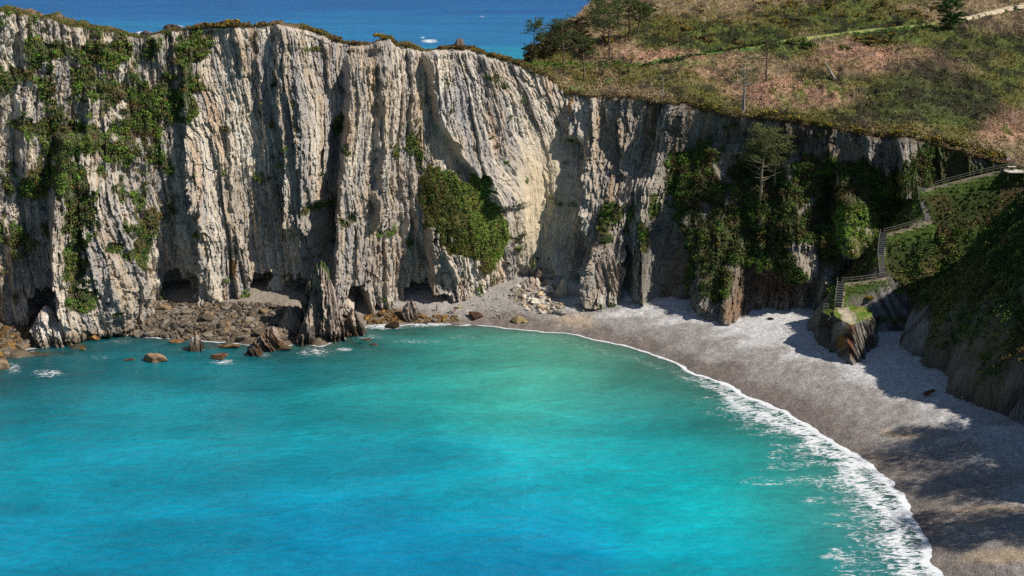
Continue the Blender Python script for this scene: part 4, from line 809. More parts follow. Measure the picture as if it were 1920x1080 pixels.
# ------------------------------------------------------------------ foliage
def cards_np(P, size, colr, nrm=None, rs=rng, flat=0.35, aspect=.6):
    n = len(P); size = np.broadcast_to(size, (n,))[:, None]
    a = rs.normal(size=(n, 3)); a /= np.linalg.norm(a, axis=1)[:, None]+1e-9
    if nrm is not None: a = a*(1-flat)+nrm*flat*1.6; a /= np.linalg.norm(a, axis=1)[:, None]+1e-9
    r = rs.normal(size=(n, 3)); t = np.cross(a, r); t /= np.linalg.norm(t, axis=1)[:, None]+1e-9; b = np.cross(a, t)
    t = t*size*.5; b = b*size*.5*aspect
    V = np.stack([P-t, P-b, P+t, P+b], 1).reshape(-1, 3); F = np.arange(n*4).reshape(-1, 4)
    return V, F, np.repeat(colr, 4, 0)
def clumps(cen, rad, ncard, size, colr, nrm, rs=rng, squash=.8, var=.22, aspect=.6, flat=.35):
    """leaf clumps: cen (m,3), rad (m,), colr (m,3), nrm (m,3) outward"""
    m = len(cen); q = rs.normal(size=(m, ncard, 3)); q /= np.linalg.norm(q, axis=2, keepdims=True)
    q = q*rs.uniform(.45, 1.0, (m, ncard, 1))**.6
    dn = (q*nrm[:, None]).sum(-1, keepdims=True); q = np.where(dn < -.15, q-2*dn*nrm[:, None]*.9, q)
    q[..., 2] *= squash
    P = cen[:, None]+q*rad[:, None, None]; nn = q/(np.linalg.norm(q, axis=2, keepdims=True)+1e-9)
    c = colr[:, None]*(1+var*rs.normal(size=(m, ncard, 1))).clip(.35, 1.9)
    return cards_np(P.reshape(-1, 3), rs.uniform(.7, 1.3, m*ncard)*np.repeat(np.broadcast_to(size, (m,)), ncard), c.reshape(-1, 3), nn.reshape(-1, 3), rs, flat, aspect)
def cards_obj(name, parts, label, cat, kind='stuff'):
    v, f, c = join_np(parts); o = obj(name, mesh_from(name, v, f, c, False), M_leaf); tag(o, label, cat, kind=kind); return o
LG, DG, OG, YG, BRN, GOR = srgb(104, 138, 52)*.95, srgb(54, 76, 34)*.95, srgb(112, 112, 60)*.95, srgb(156, 130, 48)*.95, srgb(124, 94, 66)*.95, srgb(98, 92, 48)*.95
# on the cliff
nz_ = np.stack([NXp, NYp, .55+0*CPX], -1); nz_ /= np.linalg.norm(nz_, axis=2, keepdims=True)
idx = np.flatnonzero((vegm > .45).ravel() & (CPX.ravel() < 1750)); sel = rng.choice(idx, 7000); cf = cl.reshape(-1, 3)[sel]; nf = nz_.reshape(-1, 3)[sel]; pxs = CPX.ravel()[sel]; pys = CPY.ravel()[sel]
q = fbm(pxs*.03, pys*.05, 3, 401)+.22*rng.normal(size=len(sel)); qb = fbm(pxs*.04+5, pys*.06, 3, 403)
cc = lerp(DG*1.2, LG*1.1, sst(-.3, .6, q)[:, None]); cc = lerp(cc, OG*1.2, (rng.rand(len(sel)) < .35)[:, None]*.8); cc = lerp(cc, BRN*.8, (sst(.25, .6, qb)*.7)[:, None]); cc = lerp(cc, YG, (rng.rand(len(sel)) < .04)[:, None]*.6)
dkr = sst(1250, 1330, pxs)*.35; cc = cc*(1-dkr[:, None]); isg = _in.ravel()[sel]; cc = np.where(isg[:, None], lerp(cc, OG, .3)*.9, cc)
ivy = (np.hypot((pxs-1605)/44, (pys-420)/50) < 1); cc = np.where(ivy[:, None], srgb(70, 104, 38)*.8, cc)
rad = rng.uniform(.35, 1.15, len(sel)); rad = np.where(isg | ivy, rad*.45, rad)
ig = rng.choice(np.flatnonzero((_in | (np.hypot((CPX-1605)/44, (CPY-420)/50) < 1)).ravel()), 5000); qg = fbm(CPX.ravel()[ig]*.05, CPY.ravel()[ig]*.04, 3, 402); cg = lerp(LG*np.array([1.05, .95, 1]), OG*np.array([.9, .85, .9]), sst(-.25, .3, qg+.3*rng.normal(size=5000))[:, None]); pgx, pgy = CPX.ravel()[ig], CPY.ravel()[ig]; wgl = sst(-30, 35, pgx-(815+(pgy-310)*.5)+25*qg)[:, None]; cg = lerp(lerp(OG*.85, GOR*.9, rng.rand(5000, 1)), cg*1.0+LG*.65, np.where(pgx[:, None] > 1300, 1, wgl)); cg = lerp(cg, BRN*.8, (rng.rand(5000) < .14)[:, None]*.8); cg = lerp(cg, YG, (rng.rand(5000) < .08)[:, None]*.7)
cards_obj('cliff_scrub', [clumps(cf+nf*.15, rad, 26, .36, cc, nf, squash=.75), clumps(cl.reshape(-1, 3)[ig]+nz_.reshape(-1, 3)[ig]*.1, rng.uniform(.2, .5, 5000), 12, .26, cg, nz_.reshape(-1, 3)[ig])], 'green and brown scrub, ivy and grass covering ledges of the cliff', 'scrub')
# small tufts over bare rock
idx = rng.choice(CPX.size, 60000); msk = (fbm(CPX.ravel()[idx]*.035, CPY.ravel()[idx]*.05, 3, 407) > .5) & (CPX.ravel()[idx] < 1740) & (scar.ravel()[idx] < .3); idx = idx[msk][:700]
cards_obj('cliff_tufts', [clumps(cl.reshape(-1, 3)[idx], rng.uniform(.2, .55, len(idx)), 12, .26, lerp(OG, GOR, rng.rand(len(idx), 1))*.9, nz_.reshape(-1, 3)[idx])], 'small tufts of plants growing in cracks of the bare rock', 'plants')
# narrow crest fringe on the left, and the brow of the hill
jj = rng.choice(np.flatnonzero((PXC > -20) & (PXC < 1010)), 1500); ii = rng.randint(0, NB, len(jj)); ii = (ii*rng.rand(len(jj))).astype(int); P_ = HB[ii, jj]; dens = fbm(PXC[jj]*.02, 0*jj, 3, 411) > -.35; dens |= (PXC[jj] < 270) | (PXC[jj] > 800); P_ = P_[dens]; px_ = PXC[jj][dens]
cc = lerp(GOR, OG, rng.rand(len(P_), 1)); cc = lerp(cc, LG, ((px_ < 260)*.5*(rng.rand(len(P_)) < .6))[:, None]); cc = lerp(cc, BRN, (rng.rand(len(P_)) < .3)[:, None]*.8)
up = np.tile(np.array([[0, -.3, .95]]), (len(P_), 1))
crest_parts = [clumps(P_, rng.uniform(.25, .6, len(P_)), 18, .28, cc*.9, up)]
jj = rng.choice(np.flatnonzero((PXC > 1000) & (PXC < 1890)), 1500); ii = (rng.rand(len(jj))**2*7).astype(int); P_ = HB[ii, jj]+np.array([0, -.1, 0]); cc = lerp(lerp(GOR, BRN, rng.rand(len(P_), 1)), YG, (rng.rand(len(P_)) < .15)[:, None]*.8)
crest_parts.append(clumps(P_, rng.uniform(.25, .75, len(P_)), 18, .28, cc*.95, np.tile(np.array([[0, -.5, .85]]), (len(P_), 1))))
cards_obj('crest_heather', crest_parts, 'low brown green heather along the edge of the cliff top', 'heather')
# heath on the hill
def hill_cells(n, pmin=985, pmax=2000):
    j = rng.choice(np.flatnonzero((PXC > pmin) & (PXC < pmax)), n); i = rng.randint(0, NB, n)
    P_ = HB[i, j].copy(); P_[:, 0] += rng.uniform(-.2, .2, n); P_[:, 1] += rng.uniform(-.5, .5, n); return P_, HPX[i, j], HPY[i, j]
P_, px_, py_ = hill_cells(21000); m = (py_ > -40); P_, px_, py_ = P_[m], px_[m], py_[m]
PATHS = [[(1205, 118), (1300, 98), (1380, 92), (1450, 80), (1500, 72), (1560, 66), (1640, 56), (1700, 50), (1770, 42), (1830, 30), (1880, 18), (1925, 8)]]
pd = np.abs(py_-ik(PATHS[0], px_)); onp = (pd < 2.2) & (px_ > 1380); P_, px_, py_, pd = P_[~onp], px_[~onp], py_[~onp], pd[~onp]
a_ = fbm(P_[:, 0]*.045, P_[:, 1]*.03, 4, 211); b_ = fbm(P_[:, 0]*.25, P_[:, 1]*.16, 4, 215)
hc = heath_colour(px_, py_, a_, b_+.25*rng.normal(size=len(P_)), rng.rand(len(P_)))
hc = np.where(((pd < 9) & (py_ > ik(PATHS[0], px_)) & (rng.rand(len(P_)) < .7))[:, None], srgb(84, 124, 44)*.9, hc)
rad = rng.uniform(.35, 1.25, len(P_))*lerp(1.0, .6, sst(.2, .5, hc[:, 0]-hc[:, 1]*.6))*(1+.5*(b_ > .25))
rad = np.where(pd < 9, rad*.45, rad); up = np.tile(np.array([[0, -.2, .97]]), (len(P_), 1))
cards_obj('heath', [clumps(P_+np.array([0, 0, .1]), rad, 16, .42, hc*1.36, up, squash=.9, var=.3, aspect=.4)], 'bracken, gorse and heather covering the hillside', 'heath')
# headland and spur
sl = (hh-g0 > 1.2) & (low < .45) & (rd > 1.7); vis = pix(GX2, GY2, hh)[0] < 1990
idx = rng.choice(np.flatnonzero((sl & vis).ravel()), 8500); P_ = np.stack([GX2.ravel()[idx], GY2.ravel()[idx], hh.ravel()[idx]], -1)+rng.uniform(-.25, .25, (len(idx), 3))
q = c1.ravel()[idx]+.4*rng.normal(size=len(idx)); cc = lerp(DG*1.1, OG*1.15, sst(-.3, .6, q)[:, None]); cc = lerp(cc, LG, (rng.rand(len(idx)) < .2)[:, None]*.8); cc = lerp(cc, BRN, (sst(.1, .5, fbm(P_[:, 0]*.2, P_[:, 1]*.2, 3, 405))*.6)[:, None])
rad = rng.uniform(.25, 1.0, len(idx))*np.where(rd.ravel()[idx] < 5, .4, 1)
cards_obj('headland_scrub', [clumps(P_, rad, 22, .34, cc, np.tile(np.array([[-.5, -.3, .8]]), (len(P_), 1)), squash=.8)], 'dark scrub and grass covering the shaded headland slope', 'scrub')
idx = rng.choice(np.flatnonzero(((rd > .8) & (rd < 2.0) & (hh-g0 > 3) & vis).ravel()), 1500); P_ = np.stack([GX2.ravel()[idx], GY2.ravel()[idx], hh.ravel()[idx]], -1)+rng.uniform(-.25, .25, (1500, 3))*np.array([1, 1, .2])
pg = [clumps(P_, rng.uniform(.12, .3, len(idx)), 10, .2, lerp(srgb(96, 136, 44), srgb(140, 146, 70), rng.rand(len(idx), 1))*.7, np.tile(np.array([[0, 0, 1.0]]), (len(idx), 1)))]
cards_obj('grass', pg, 'short bright grass along the path on the spur', 'grass')

def path_ribbon(name, pts, width, colr, label, lift=.25):
    L_ = []
    P0 = [hill_at(x, y) for x, y in pts]; V_ = []
    D_ = []
    xs_ = np.interp(np.linspace(0, len(P0)-1, 160), range(len(P0)), [p.x for p in P0]); 
    pxs_ = np.interp(np.linspace(0, len(pts)-1, 160), range(len(pts)), [p[0] for p in pts]); pys_ = np.interp(np.linspace(0, len(pts)-1, 160), range(len(pts)), [p[1] for p in pts])
    C3 = np.array([hill_at(a, b)[:] for a, b in zip(pxs_, pys_)]); kk_ = np.ones(9)/9
    for k in range(3): C3[:, k] = np.convolve(np.pad(C3[:, k], 4, mode='edge'), kk_, 'valid')
    t = np.gradient(C3, axis=0); n_ = np.stack([-t[:, 1], t[:, 0]], -1); n_ /= np.linalg.norm(n_, axis=1)[:, None]; wd = width*(1+.3*fbm(np.arange(160)*.2, np.zeros(160), 3, 5))[:, None]
    rows = []
    for s in (-1.6, -1, 0, 1, 1.6):
        q = C3.copy(); q[:, :2] += n_*wd*.5*s; q[:, 2] += lift if abs(s) < 1.5 else -.5; rows.append(q)
    V_ = np.stack(rows); me = mesh_from(name, V_, gridfaces(5, 160), np.tile(colr*(1+.15*fbm(np.arange(160)*.7, np.zeros(160), 3, 9))[None, :, None], (5, 1, 1)).reshape(-1, 3), True)
    o = obj(name, me, M_soil); tag(o, label, kind='structure'); return o
path_ribbon('footpath', [(1400, 92), (1450, 81), (1500, 73), (1560, 66), (1640, 56), (1700, 50), (1752, 44)], 1.5, srgb(150, 158, 90)*.75, 'grassy footpath crossing the hillside', .35)
path_ribbon('footpath', [(1800, 36), (1830, 30), (1880, 18), (1930, 7), (1990, -10)], 3.0, srgb(214, 196, 164)*.75, 'pale gravel footpath climbing the hillside at the right', .4)
path_ribbon('footpath', [(1215, 118), (1300, 104), (1390, 95), (1460, 82)], 1.3, srgb(92, 128, 62)*.7, 'green grass track on the hillside', .3)
path_ribbon('footpath', [(1062, 165), (1100, 158), (1150, 150)], 1.6, srgb(92, 128, 62)*.7, 'faint green track near the brow', .3)

# bushes one can tell apart, all of one kind
def bush_mesh(name, seed, n, colA, colB, yel=.1, size=.3):
    rs = np.random.RandomState(seed); m = 9; ce = rs.normal(size=(m, 3))*np.array([.55, .55, .25]); ce[:, 2] = np.abs(ce[:, 2])+.3
    cc = lerp(colA, colB, rs.rand(m, 1)); cc = lerp(cc, YG, (rs.rand(m, 1) < yel)*.9)
    v, f, c = clumps(ce, rs.uniform(.35, .6, m), n, size, cc, np.tile([[0, 0, 1.0]], (m, 1)), rs, .85)
    st = [tube_np([[0, 0, -.3], [0.05, 0, .2], list(ce[k])], [.06, .05, .02], BRN*.7, 4) for k in range(3)]
    return join_np([(v, f, c)]+st)
gm = [mesh_from('gorse_bush', *bush_mesh('g', 950+i, 40, GOR, OG, .35)) for i in range(4)]
dm = [mesh_from('gorse_bush', *bush_mesh('g', 960+i, 40, BRN, GOR, .05)) for i in range(3)]
def put_bushes(spots, meshes, label, group, at=hill_at, cat='bush', name='gorse_bush'):
    first = {}
    for (px, py, s) in spots:
        k = rng.randint(len(meshes))
        if k not in first: first[k] = o = obj(name, meshes[k], M_leaf); tag(o, label, cat, group)
        else: o = first[k].copy(); col.objects.link(o)
        p = at(px, py); o.location = (p.x, p.y, p.z); o.scale = (s, s, s*.9); o.rotation_euler[2] = rng.uniform(0, 6.28)
put_bushes([(x, ik(TOP, x)-rng.uniform(0, 3)-(4 if x > 1750 else 0), rng.uniform(.7, 1.5)) for x in list(rng.uniform(1320, 1740, 26))+list(rng.uniform(1740, 1880, 18))], gm, 'yellow flowered gorse bush growing along the brow above the shaded cliff', 'gorse bushes along the brow')
put_bushes([(x, ik(TOP, x), rng.uniform(.6, 1.2)) for x in rng.uniform(358, 1000, 34)]+[(x, ik(TOP, x)+2, rng.uniform(1., 1.6)) for x in rng.uniform(358, 445, 12)]+[(x, ik(TOP, x), rng.uniform(1., 1.5)) for x in (845, 862, 880, 830, 890, 925, 945, 970)], dm, 'brown green bush on the brow of the sunlit cliff against the sea', 'bushes on the brow of the sunlit cliff')
put_bushes([(1640+rng.uniform(-45, 45), 75+rng.uniform(-10, 10), rng.uniform(.8, 1.5)) for _ in range(12)]+[(1560+rng.uniform(-140, 200), rng.uniform(5, 40), rng.uniform(.8, 1.6)) for _ in range(30)], gm, 'yellow tinged gorse bush on the open hillside', 'gorse bushes on the hillside')
put_bushes([(rng.uniform(1120, 1500), rng.uniform(10, 90), rng.uniform(.8, 1.6)) for _ in range(40)], dm+gm[:1], 'brown green bush on the upper hillside near the pines', 'bushes near the pines')
put_bushes([(x, np.interp(x, [1200, 1300, 1400, 1470], [126, 106, 90, 79])+rng.uniform(-1.5, 1.5), rng.uniform(.5, .9)) for x in np.linspace(1200, 1440, 46)], [mesh_from('gorse_bush', *bush_mesh('g', 985+i, 40, srgb(48, 46, 30)*.6, DG, 0)) for i in range(2)], 'small dark bush added for the dark trench line beside the green track', 'dark bushes added for the trench line beside the track')  # added row of bushes, standing in for a dark trench line
def single_bush(px, py, s, args, label, at=hill_at, name='bush'):
    p = at(px, py) if at is not None else px; o = obj(name, mesh_from(name, *bush_mesh(name, *args)), M_leaf, loc=(p.x, p.y, p.z)); o.scale = (s, s, s); tag(o, label, 'bush')
single_bush(433, 50, 1.5, (971, 60, YG, GOR, .3), 'rounded yellow brown bush standing highest on the middle of the cliff top')
single_bush(718, 76, 1.7, (972, 60, YG, OG, .3), 'large golden bush capping the pillar in the middle of the brow')
single_bush(1578, 95, 1.5, (973, 60, DG, OG, 0), 'dark green bush on the hillside below the footpath')
single_bush(1520, 92, 2.0, (974, 60, DG, LG, 0), 'dense dark bush beside the bend of the grassy footpath')
single_bush(1690, 100, 1.1, (975, 60, DG, GOR, 0), 'small dark bush in the reddish bracken')
single_bush(1812, 90, .9, (976, 50, LG, LG, 0), 'small bright green bush in the dark heather')
single_bush(732, 288, .9, (977, 50, LG, YG, .4), 'bright green yellow tuft high on the pillar left of the green slope', cliff_at)
single_bush(1631, 560, 1.2, (978, 60, YG, OG, .6), 'yellow flowered bush alone on the grass above the outcrop', None) if False else None

# trees
def pine_parts(h, seed, crown0=.45, width=.34, dens=1.0, colA=srgb(72, 92, 42)*.75, colB=srgb(104, 118, 62)*.75, lean=.06, bare=.2, tcol=srgb(120, 104, 92)*.75, twin=False):
    rs = np.random.RandomState(seed); T_ = []; cen = []; rad = []
    def stem(x0, hh_, ln, ph):
        z = np.linspace(-.6, hh_, 9); bend = np.stack([x0+ln*z*math.cos(ph)+.15*np.sin(z*.7+seed), ln*z*math.sin(ph)+.12*np.cos(z*.6), z], -1)
        T_.append(tube_np(bend, np.linspace(.22, .05, 9)*h/9, tcol, 6))
        for k in range(int(22*dens)+5):
            t = crown0*(1-bare)+(1-crown0*(1-bare))*rs.rand(); i = min(int(t*8), 7); b0 = lerp(bend[i], bend[i+1], t*8-i); a = rs.uniform(0, 6.28)
            ln_ = width*h*(1.15-(abs(t-.62)*1.1))*rs.uniform(.55, 1.1); e = b0+np.array([math.cos(a)*ln_, math.sin(a)*ln_, ln_*rs.uniform(.1, .55)]); md = lerp(b0, e, .5)+np.array([0, 0, -.05*ln_])
            T_.append(tube_np([b0, md, e], [.07*h/9, .05*h/9, .02], tcol, 4))
            if t > crown0:
                for w in (.55, .8, 1.0):
                    cen.append(lerp(b0, e, w)+rs.normal(size=3)*.3); rad.append(rs.uniform(.6, 1.15)*h/9)
    stem(0, h, lean, rs.uniform(0, 6.28))
    if twin: stem(.5, h*.85, lean*2, 0.3)
    cen.append(np.array([lean*h*.6, 0, h])); rad.append(.6)
    cen = np.array(cen); rad = np.array(rad); cc = lerp(colA, colB, rs.rand(len(cen), 1))
    v, f, c = clumps(cen, rad, int(30*dens)+8, .36, cc, np.tile([[0, 0, 1.0]], (len(cen), 1)), rs, .6, .25, .35)
    return join_np(T_), (v, f, c)
def tree(name, p, args, label, cat='tree', rz=0, group=None):
    tr, cr_ = pine_parts(**args); e = empty(name, tuple(p), rz); tag(e, label, cat, group)
    obj('trunk', mesh_from('trunk', *tr, True), M_bark, e)
    if len(cr_[0]): obj('crown', mesh_from('crown', *cr_), M_leaf, e)
    return e
def mh(p, hpx): return hpx*p.y/FPX*1.0
HT = [(1004, 112, 66, .5, 'small umbrella shaped pine standing apart against the sea'), (1057, 124, 80, .45, 'pine with pale bare lower trunk, next right of the lone seaside pine'), (1095, 153, 80, .5, 'pine nearest the brow, with dead stubs on its trunk'),
      (1142, 109, 88, .5, 'tall pine with a pale crooked trunk leaning over bracken'), (1130, 84, 80, .4, 'pine half hidden behind the tall crooked one'), (1179, 76, 78, .45, 'pine with a forked dark trunk at the top of the slope'),
      (1195, 72, 66, .55, 'slender pine with thin straight trunk, second from the right of the top group'), (1208, 73, 60, .6, 'thinnest pine at the right end of the top group'), (1118, 60, 62, .35, 'dense pine at the very top left of the hill, crossing the picture edge'),
      (1158, 50, 60, .35, 'dense pine filling the gap behind the forked one')]
for i, (px, py, hp, c0, lb) in enumerate(HT):
    p = hill_at(px, py); tree('pine_tree', p, dict(h=mh(p, hp), seed=1000+i, crown0=c0, dens=1.1), lb, rz=i*1.3)
for i, (px, py, hp, lb) in enumerate([(1020, 112, 48, 'low dark bushy tree at the brow, right beside the lone seaside pine'), (1038, 104, 52, 'round dark tree left of the pine with the pale bare trunk'), (1075, 96, 58, 'dark bushy tree behind the pine nearest the brow'), (1050, 84, 40, 'brownish bushy tree on the skyline of the hill'), (1088, 72, 40, 'small bushy tree higher on the skyline of the hill'), (1100, 110, 46, 'dark tree in the hollow left of the tall crooked pine'), (992, 118, 34, 'lowest dark shrubby tree where the hill meets the sea')]):
    p = hill_at(px, py); tree('bushy_tree', p, dict(h=mh(p, hp)*.85, seed=1040+i, crown0=.15, width=.5, dens=1.6, bare=.0, colA=srgb(56, 60, 34)*.7, colB=srgb(96, 84, 50)*.75), lb, rz=i)
p = hill_at(1780, 53); tree('bushy_tree', p, dict(h=mh(p, 46), seed=1060, crown0=.08, width=.62, dens=2.6, bare=0, colA=srgb(40, 78, 28)*.8, colB=srgb(62, 108, 40)*.8), 'dense bright green tree standing on the hillside footpath')
p = hill_at(1438, 154); tree('pine_tree', p, dict(h=mh(p, 92), seed=1071, crown0=.55, width=.3, dens=.7), 'pine with straight dark trunk and wispy crown in the middle of the hillside')
p = hill_at(1394, 212); tree('pine_tree', p, dict(h=mh(p, 100), seed=1072, crown0=.6, width=.3, dens=.45, tcol=srgb(170, 162, 152)*.8, twin=True, lean=-.05), 'nearly bare twin stemmed pine at the brow, pale trunks')
p = hill_at(1243, 190); tree('dead_tree', p, dict(h=mh(p, 48), seed=1073, crown0=.98, width=.3, dens=.3, bare=.6, tcol=srgb(170, 160, 150)*.8), 'small dead tree with pale twigs at the brow')
p = hill_at(1566, 50); tree('dead_tree', p, dict(h=mh(p, 44), seed=1074, crown0=.9, width=.25, dens=.4, bare=.5), 'thin dead tree standing above the grassy footpath')
p = hill_at(1530, 88); tree('dead_tree', p, dict(h=mh(p, 30), seed=1075, crown0=.97, width=.4, dens=.4, bare=.7, tcol=srgb(170, 160, 146)*.8), 'small leaning dead tree by the bend of the footpath')
tree('pine_tree', cliff_at(1429, 372), dict(h=15.0, seed=1081, crown0=.5, width=.30, dens=2.0, colA=srgb(86, 98, 52)*.9, colB=srgb(120, 120, 72)*.9, lean=-.06, bare=.45, tcol=srgb(150, 138, 120)*.7), 'larger of two sparse pines growing on the shaded cliff, pale trunk')
tree('pine_tree', cliff_at(1451, 350), dict(h=11.0, seed=1082, crown0=.5, width=.32, dens=1.7, colA=srgb(86, 98, 52)*.9, colB=srgb(120, 120, 72)*.9, lean=-.05, bare=.4, tcol=srgb(150, 138, 120)*.7), 'smaller right one of two sparse pines on the shaded cliff')
a, b = hill_at(1566, 153, .5), hill_at(1546, 132, 1.6); T_ = [tube_np([list(a), list((a+b)/2), list(b)], [.42, .36, .2], srgb(176, 160, 146)*.75)]
for k in range(6):
    q = a.lerp(b, .45+.1*k); T_.append(tube_np([list(q), list(q+Vector((-.5+.1*k, -.2, 1.1-.2*k)))], [.08, .03], srgb(150, 138, 126)*.75, 4))
v, f, c = join_np(T_); ce = np.array(a[:]); tag(obj('fallen_trunk', mesh_from('fallen_trunk', v-ce, f, c), M_bark, loc=tuple(ce)), 'pale dead trunk lying slanted in the bracken', 'tree trunk')
# pines of the headland just outside the frame: their shade falls on the beach
for i, (x, y) in enumerate([(102, 190), (106, 186), (103, 183), (102, 174), (105, 171), (99, 160), (102, 156), (110, 178)]):
    tree('pine_tree', Vector((x, y, float(head_z(x, y)))), dict(h=12+1.5*(i % 3), seed=1090+i, crown0=.25, width=.42, dens=2.4), 'pine on the headland whose shade falls on the beach', group='pines on the headland')

# ------------------------------------------------------------------ stairs, railings, sign, table
WOOD = srgb(150, 146, 132)*.6
def path_pt(t):
    i = int(min(t, len(PW)-1.001)); return Vector(PW[i]).lerp(Vector(PW[i+1]), t-i)
def flight(t0, t1, width, label, side=-1):
    a, b = path_pt(t0), path_pt(t1); n = 0
    pts = [path_pt(t0+(t1-t0)*k/40) for k in range(41)]; L_ = b.z-a.z; n = max(6, int(L_/.36)); e = empty('staircase', tuple(a)); tag(e, label, 'stairs')
    for k in range(n):
        u = (k+.5)/n; p = path_pt(t0+(t1-t0)*u); q = path_pt(min(t0+(t1-t0)*(u+.03), t1)); d_ = (q-p); rz_ = math.atan2(d_.y, d_.x)-math.pi/2
        z = a.z+L_*(k+1)/n+.35; v, f, c = box_np((0, 0, -.35), (width, .3, .8), srgb(140, 138, 130)*.6, rz_)
        obj('step', mesh_from('step', v, f, np.tile(c, (8, 1))), M_wood, e, tuple(Vector((p.x, p.y, z))-a))
def railing(pts, label, hgt=1.1, step=2.2, mid=True, th=.11):
    P_ = np.array([list(p) for p in pts]); L_ = np.concatenate([[0], np.cumsum(np.linalg.norm(np.diff(P_, axis=0), axis=1))]); n = max(2, int(round(L_[-1]/step))+1); s = np.linspace(0, L_[-1], n)
    Q = np.stack([np.interp(s, L_, P_[:, k]) for k in range(3)], -1); o0 = Q[0]; e = empty('railing', tuple(o0)); tag(e, label, 'railing')
    for q in Q:
        v, f, c = box_np((0, 0, hgt/2-.3), (th, th, hgt+.6), WOOD); obj('post', mesh_from('post', v, f, np.tile(c, (8, 1))*.9), M_wood, e, tuple(q-o0))
    for hz_ in ((hgt-.06, hgt*.5) if mid else (hgt-.06,)):
        v, f, c = tube_np(Q-o0+np.array([0, -.02, hz_]), th*.42, WOOD, 4); obj('rail', mesh_from('rail', v, f, np.tile(c, (len(v), 1))), M_wood, e)
    return e
def off(t, dx_, dz_=0.3, dy2=0.0): p = path_pt(t); return Vector((p.x+dx_, p.y+dy2, p.z+dz_))
flight(0.08, 0.97, 1.3, 'lowest flight of stairs, climbing from the grass platform')
flight(3.05, 4.95, 1.3, 'middle flight of stairs, between two railed paths')
flight(7.05, 8.95, 1.5, 'highest flight of stairs, below the long top railing')
railing([off(t, -.75) for t in np.linspace(0.05, .95, 6)], 'railing on the left of the lowest stairs')
railing([off(t, -.2, .1, -.7) for t in np.linspace(1.05, 2.95, 8)], 'low wooden railing between lowest and middle stairs')
railing([off(t, -.75) for t in np.linspace(3.0, 4.9, 8)], 'railing on the left of the middle stairs')
railing([off(t, -.2, .1, -.7) for t in np.linspace(5.0, 6.95, 8)], 'railing that climbs right from the middle stairs to the highest stairs')
railing([off(t, -.85) for t in np.linspace(7.0, 8.9, 8)], 'curved railing on the left of the highest stairs')
railing([off(t, 0, .15, -.9) for t in np.linspace(10.05, 12.95, 14)], 'long wooden railing along the top path, ending near the sign', step=2.9)
def osurf(px, py, Y): v = WV(px, py, Y); return v
railing([Vector((q.x, q.y, 11.25)) for q in (osurf(1544, 582, 245), osurf(1553, 582, 245))], 'short two post railing at the left corner of the grass platform', step=1.2, th=.14)
# sign
pt = Vector(PW[13]); top_y = float(pt.y)
sp = WV(1889, 313, 266.8); sp.z = float(head_z(sp.x, sp.y)); e = empty('warning_sign', tuple(sp)); tag(e, 'triangular white warning sign with red border on a pole beside the picnic table', 'sign')
v, f, c = tube_np([[0, 0, -.4], [0, 0, 2.3]], .07, srgb(205, 205, 205)*.8, 6); obj('pole', mesh_from('pole', v, f, np.tile(c, (len(v), 1))), M_paint, e)
def tri(s, y0, th, c_, z0=2.0):
    hgt_ = s*.866; P3 = [(-s/2, z0), (s/2, z0), (0, z0+hgt_)]; v = np.array([[x, y0, z] for x, z in P3]+[[x, y0+th, z] for x, z in P3]); bm = bmesh.new(); bv = [bm.verts.new(q) for q in v]
    bm.faces.new(bv[:3]); bm.faces.new(bv[5:2:-1])
    for k in range(3): bm.faces.new((bv[k], bv[k+3], bv[(k+1) % 3+3], bv[(k+1) % 3]))
    bmesh.ops.recalc_face_normals(bm, faces=bm.faces); me_ = bpy.data.meshes.new('plate'); bm.to_mesh(me_); bm.free(); a_2 = me_.attributes.new('Col', 'FLOAT_COLOR', 'POINT')
    for q in a_2.data: q.color = (*c_, 1)
    return me_
pl = obj('plate', tri(1.35, -.1, .04, srgb(200, 50, 30)*.9), M_paint, e); obj('face', tri(.98, -.115, .012, srgb(235, 235, 230)*.9, 2.12), M_paint, pl)
v, f, c = join_np([box_np((0, -.125, 2.46), (.09, .01, .28), srgb(20, 20, 20)), box_np((0, -.125, 2.23), (.09, .01, .09), srgb(20, 20, 20))]); obj('symbol', mesh_from('symbol', v, f, c), M_paint, pl)
# deck and table at the top
PALE = srgb(226, 216, 200)*.85
tp = WV(1904, 318, 264.5); tp.z = max(float(head_z(tp.x, tp.y)), tp.z-.6)+.25; e = empty('wooden_deck', tuple(tp)); tag(e, 'pale wooden deck at the top of the path, under the picnic table', 'deck')
for k in range(9):
    v, f, c = box_np((.4, -1.6+k*.42, 0), (5.4-.25*abs(k-4), .38, .12), PALE*(.9+.03*(k % 3))); obj('board', mesh_from('board', v, f, np.tile(c, (8, 1))), M_wood, e)
for x in (-2, 2.6):
    for y in (-1.5, 1.6): v, f, c = box_np((x, y, -.8), (.2, .2, 1.5), WOOD*.7); obj('leg', mesh_from('leg', v, f, np.tile(c, (8, 1))), M_wood, e)
e2 = empty('picnic_table', (tp.x-.5, tp.y+.9, tp.z+.06)); tag(e2, 'pale wooden picnic table on the deck beside the warning sign', 'table')
v, f, c = box_np((0, 0, .78), (1.7, .9, .09), PALE); obj('table_top', mesh_from('table_top', v, f, np.tile(c, (8, 1))), M_wood, e2)
for x in (-.5, .5): v, f, c = box_np((x, 0, .37), (.12, .6, .73), PALE*.8); obj('leg', mesh_from('leg', v, f, np.tile(c, (8, 1))), M_wood, e2)
railing([Vector((tp.x+1.2, tp.y-1.5, tp.z+.05)), Vector((tp.x+3.2, tp.y-1.7, tp.z+.05)), Vector((tp.x+5.2, tp.y-1.9, tp.z-.1))], 'pale wooden railing at the right end of the deck, cut by the picture edge', step=1.6, th=.16)
